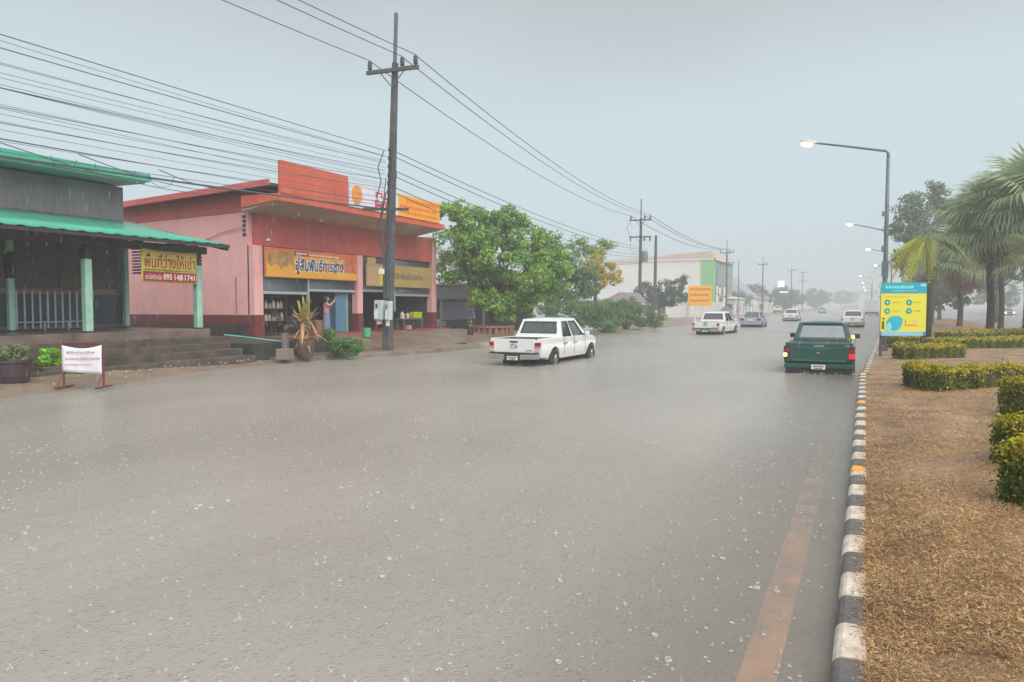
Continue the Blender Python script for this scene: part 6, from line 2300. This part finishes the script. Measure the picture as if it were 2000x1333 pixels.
def house(label, x, y, w, d, h_, rh, wallm, roofm, rz=0.0, nwin=3):
    t = thing('house', label, 'house', (x, y, 0), rz, 'hazy houses left of the road')
    b = MB(); b.box(-w / 2, w / 2, -d / 2, d / 2, 0, h_)
    b.build('wall', wallm, t)
    b = MB()
    e = .5
    b.prism([(-w / 2 - e, -d / 2 - e, h_ - .1), (w / 2 + e, -d / 2 - e, h_ - .1), (w * .12, -d / 2 + d * .2, h_ + rh), (-w * .12, -d / 2 + d * .2, h_ + rh)], (0, d + 2 * e - d * .0, 0))
    b.build('roof', roofm, t)
    for k in range(nwin):
        xx = -w / 2 + (k + .5) * w / nwin
        b = MB(); b.box(xx - .5, xx + .5, -d / 2 - .04, -d / 2 + .02, .9, 2.1)
        p = b.build('window', G_dark, t)
        b = MB(); b.box(xx - .58, xx + .58, -d / 2 - .07, -d / 2 - .02, .8, .9)
        b.build('sill', M_ww, p)
    for k in range(3):
        yy = -d / 2 + (k + .5) * d / 3
        b = MB(); b.box(w / 2 - .02, w / 2 + .04, yy - .6, yy + .6, .3, 2.2)
        b.build('window', G_dark, t)
    b = MB(); b.box(-.45, .45, -d / 2 - .06, -d / 2 + .02, 0, 2.05)
    b.build('door', M_dkwood, t)
    return t


M_groof = mat('grey tile roof', C(150, 150, 160), .6, var=.1, scale=.5)
house('hazy house with large grey hipped roof past the glass shopfront', -30, 178, 13, 16, 3.6, 4.6, M_ww, M_groof)
house('hazy grey-roofed house right of the larger one', -26.5, 200, 9, 12, 3.4, 3.8, M_ww, M_groof)
house('low white shop row with flat canopy beside the fourth utility pole', -25.5, 152, 6, 12, 3.2, .4, M_ww, M_ww)
house('brownish house half hidden under the blossom tree', -20.0, 66, 1.9, 4, 2.2, .8, mat('tan wall', C(128, 112, 104), .7), mat('grey brown roof', C(132, 120, 124), .6, var=.15), 0, 2)
LS = thing('hanging_sign', 'bright white square lit sign on a pole in the haze', 'sign', (-18.8, 192, 0))
b = MB(); b.box(-.7, .7, -.15, .15, 6.3, 7.8)
b.build('light_box', emit_mat('white light box', (.93, 1.0, .96), .42), LS, bevel=.04)
b = MB(); b.box(-.3, 1.6, -.1, .1, 4.9, 5.2)
b.build('lower_sign', emit_mat('white light strip', (.93, 1.0, .96), .3), LS)
b = MB(); b.tube([(0, .1, 0), (0, .1, 6.4)], .08, 8)
b.build('pole', M_steel, LS)
OV = thing('overpass', 'faint road overpass crossing the end of the street', 'overpass', (-4, 540, 0))
b = MB(); b.box(-20, 24, 0, 8, 9.2, 10.6)
b.build('deck', mat('pale concrete', C(190, 184, 172), .7), OV)
b = MB(); b.box(-20, 24, -.3, -.05, 10.6, 11.4)
b.build('parapet', mat('yellow parapet', C(230, 200, 130), .6), OV)
for x in (-18, 22):
    b = MB(); b.box(x - 1, x + 1, 1, 7, 0, 9.2)
    b.build('pier', mat('pale concrete', C(190, 184, 172)), OV)
# parked cars by the low walls
tag(place(SD, (-17.6, 106, .1), R(8), 'blue-grey car parked behind the orange road sign'), 'blue-grey car parked behind the orange road sign', 'sedan')
place(WP, (-17.9, 176, .1), R(0), 'white pickup parked near the lit hanging sign in the haze')

# ------------------------------------------------------------------ rain hitting the water
def splashes(count, r0, r1, scale, power=1.0, full=True):
    V, F = [], []
    n_ = 7
    for i in range(count):
        d = r0 + (r1 - r0) * rng.random() ** power
        a = R(25.5) + rng.uniform(-.66, .66)
        x, y = -math.sin(a) * d, math.cos(a) * d
        if x > -.2 or (x < -13.8 and y > 2):
            continue
        r_ = scale * (rng.uniform(.4, 1.0) if rng.random() < .93 else rng.uniform(1.1, 2.0))
        o = len(V)
        if full:
            h_ = r_ * rng.uniform(.25, .9)
            op = rng.uniform(.0, .35)
            wob = rng.uniform(.75, 1.25, n_)
            for rr, zz in ((.82, .0005), (1.0 + op, h_), (1.18, .0005)):
                for k in range(n_):
                    t_ = 2 * math.pi * k / n_
                    V.append((x + r_ * rr * math.cos(t_), y + r_ * rr * math.sin(t_), zz * (wob[k] if zz > .01 else 1)))
            for j in range(2):
                for k in range(n_):
                    F.append((o + j * n_ + k, o + j * n_ + (k + 1) % n_, o + (j + 1) * n_ + (k + 1) % n_, o + (j + 1) * n_ + k))
        for q in range(rng.integers(1, 4) if full else 1):
            o = len(V)
            s = r_ * rng.uniform(.25, .5) if full else r_ * .55
            ox, oy, oz = rng.normal(0, r_ * .7), rng.normal(0, r_ * .7), abs(rng.normal(0, r_ * 1.3)) + s
            if q == 0:
                ox, oy = 0, 0
            for dx, dy, dz in ((1, 0, 0), (0, 1, 0), (-1, 0, 0), (0, -1, 0), (0, 0, 1.4), (0, 0, -1)):
                V.append((x + ox + dx * s, y + oy + dy * s, oz + dz * s))
            for k in range(4):
                F.append((o + k, o + (k + 1) % 4, o + 4, o + 4))
                F.append((o + (k + 1) % 4, o + k, o + 5, o + 5))
    return V, F


def splash_obj(V, F, name):
    me = bpy.data.meshes.new(name)
    me.from_pydata(V, [], [f if f[2] != f[3] else f[:3] for f in F])
    me.materials.append(M_spl)
    o = stuff(link(name, me))
    o['label'] = 'small crowns and droplets where raindrops hit the flood water'
    return o


M_spl = bpy.data.materials.new('splash water')
M_spl.use_nodes = True
pb = M_spl.node_tree.nodes['Principled BSDF']
pb.inputs['Base Color'].default_value = (.74, .72, .69, 1)
pb.inputs['Roughness'].default_value = .12
pb.inputs['IOR'].default_value = 1.33
pb.inputs['Transmission Weight'].default_value = .35
V1, F1 = splashes(2200, 2.6, 13, .009, 1.3)
V2, F2 = splashes(15000, 6, 36, .010, 1.0, False)
o1 = len(V1)
splash_obj(V1 + V2, F1 + [tuple(i + o1 for i in f) for f in F2], 'rain_splashes')

# churned water round the wheels of the two near pickups
V, F = [], []
for (cx_, cy_, n_, sx_, sy_) in ((-9.4, 20.4, 140, 1.1, .9), (-1.1, 21.2, 220, 1.15, .5), (-8.5, 24.1, 40, .3, .5), (-.1, 22.6, 60, .25, .8), (-2.1, 22.6, 60, .25, .8)):
    for i in range(n_):
        x, y = cx_ + rng.normal(0, sx_ * .6), cy_ + rng.normal(0, sy_ * .6)
        s = rng.uniform(.006, .02)
        o = len(V)
        z = abs(rng.normal(0, .03))
        for dx, dy, dz in ((1.8, 0, 0), (0, 1, 0), (-1.8, 0, 0), (0, -1, 0), (0, 0, .7), (0, 0, -.5)):
            V.append((x + dx * s, y + dy * s, z + dz * s))
        for k in range(4):
            F.append((o + k, o + (k + 1) % 4, o + 4, o + 4)); F.append((o + (k + 1) % 4, o + k, o + 5, o + 5))
splash_obj(V, F, 'wheel_spray')['label'] = 'low spray and foam stirred up round the pickups'

# falling drops in the air between the viewer and the houses
k_ = 5000
dd = 5 + 24 * rng.random(k_) ** .8
aa = R(25.5) + rng.uniform(-.68, .68, k_)
P = np.stack([-np.sin(aa) * dd, np.cos(aa) * dd, rng.uniform(.02, 1.0, k_) * (1.9 + dd * .13)], 1)
ln_ = rng.uniform(.04, .09, k_)[:, None] * np.array((.08, .0, 1.0))
wd_ = .0012
V = np.stack([P + ln_ * .5, P + np.array((wd_, 0, 0)), P + np.array((-wd_ * .5, wd_ * .87, 0)), P + np.array((-wd_ * .5, -wd_ * .87, 0)), P - ln_ * .5], 1).reshape(-1, 3)
base_ = np.arange(k_)[:, None, None] * 5
F = (base_ + np.array([(0, 1, 2), (0, 2, 3), (0, 3, 1), (4, 2, 1), (4, 3, 2), (4, 1, 3)])[None]).reshape(-1, 3)
o = stuff(link('raindrops', np_mesh('raindrops', V, F, M_spl)))
o['label'] = 'raindrops falling through the air over the road'

# ------------------------------------------------------------------ rain-filled air
b = MB(); b.box(-690, 690, -70, 690, -1.4, 16.8)
hz = stuff(b.build('haze', []))
hm = bpy.data.materials.new('rain haze')
hm.use_nodes = True
n, l = hm.node_tree.nodes, hm.node_tree.links
n.remove(n['Principled BSDF'])
pv = n.new('ShaderNodeVolumePrincipled')
pv.inputs['Color'].default_value = (.84, .875, .90, 1)
pv.inputs['Density'].default_value = .0029
pv.inputs['Anisotropy'].default_value = .2
l.new(pv.outputs[0], n['Material Output'].inputs['Volume'])
hz.data.materials.append(hm)
hz['label'] = 'pale rain haze filling the street'
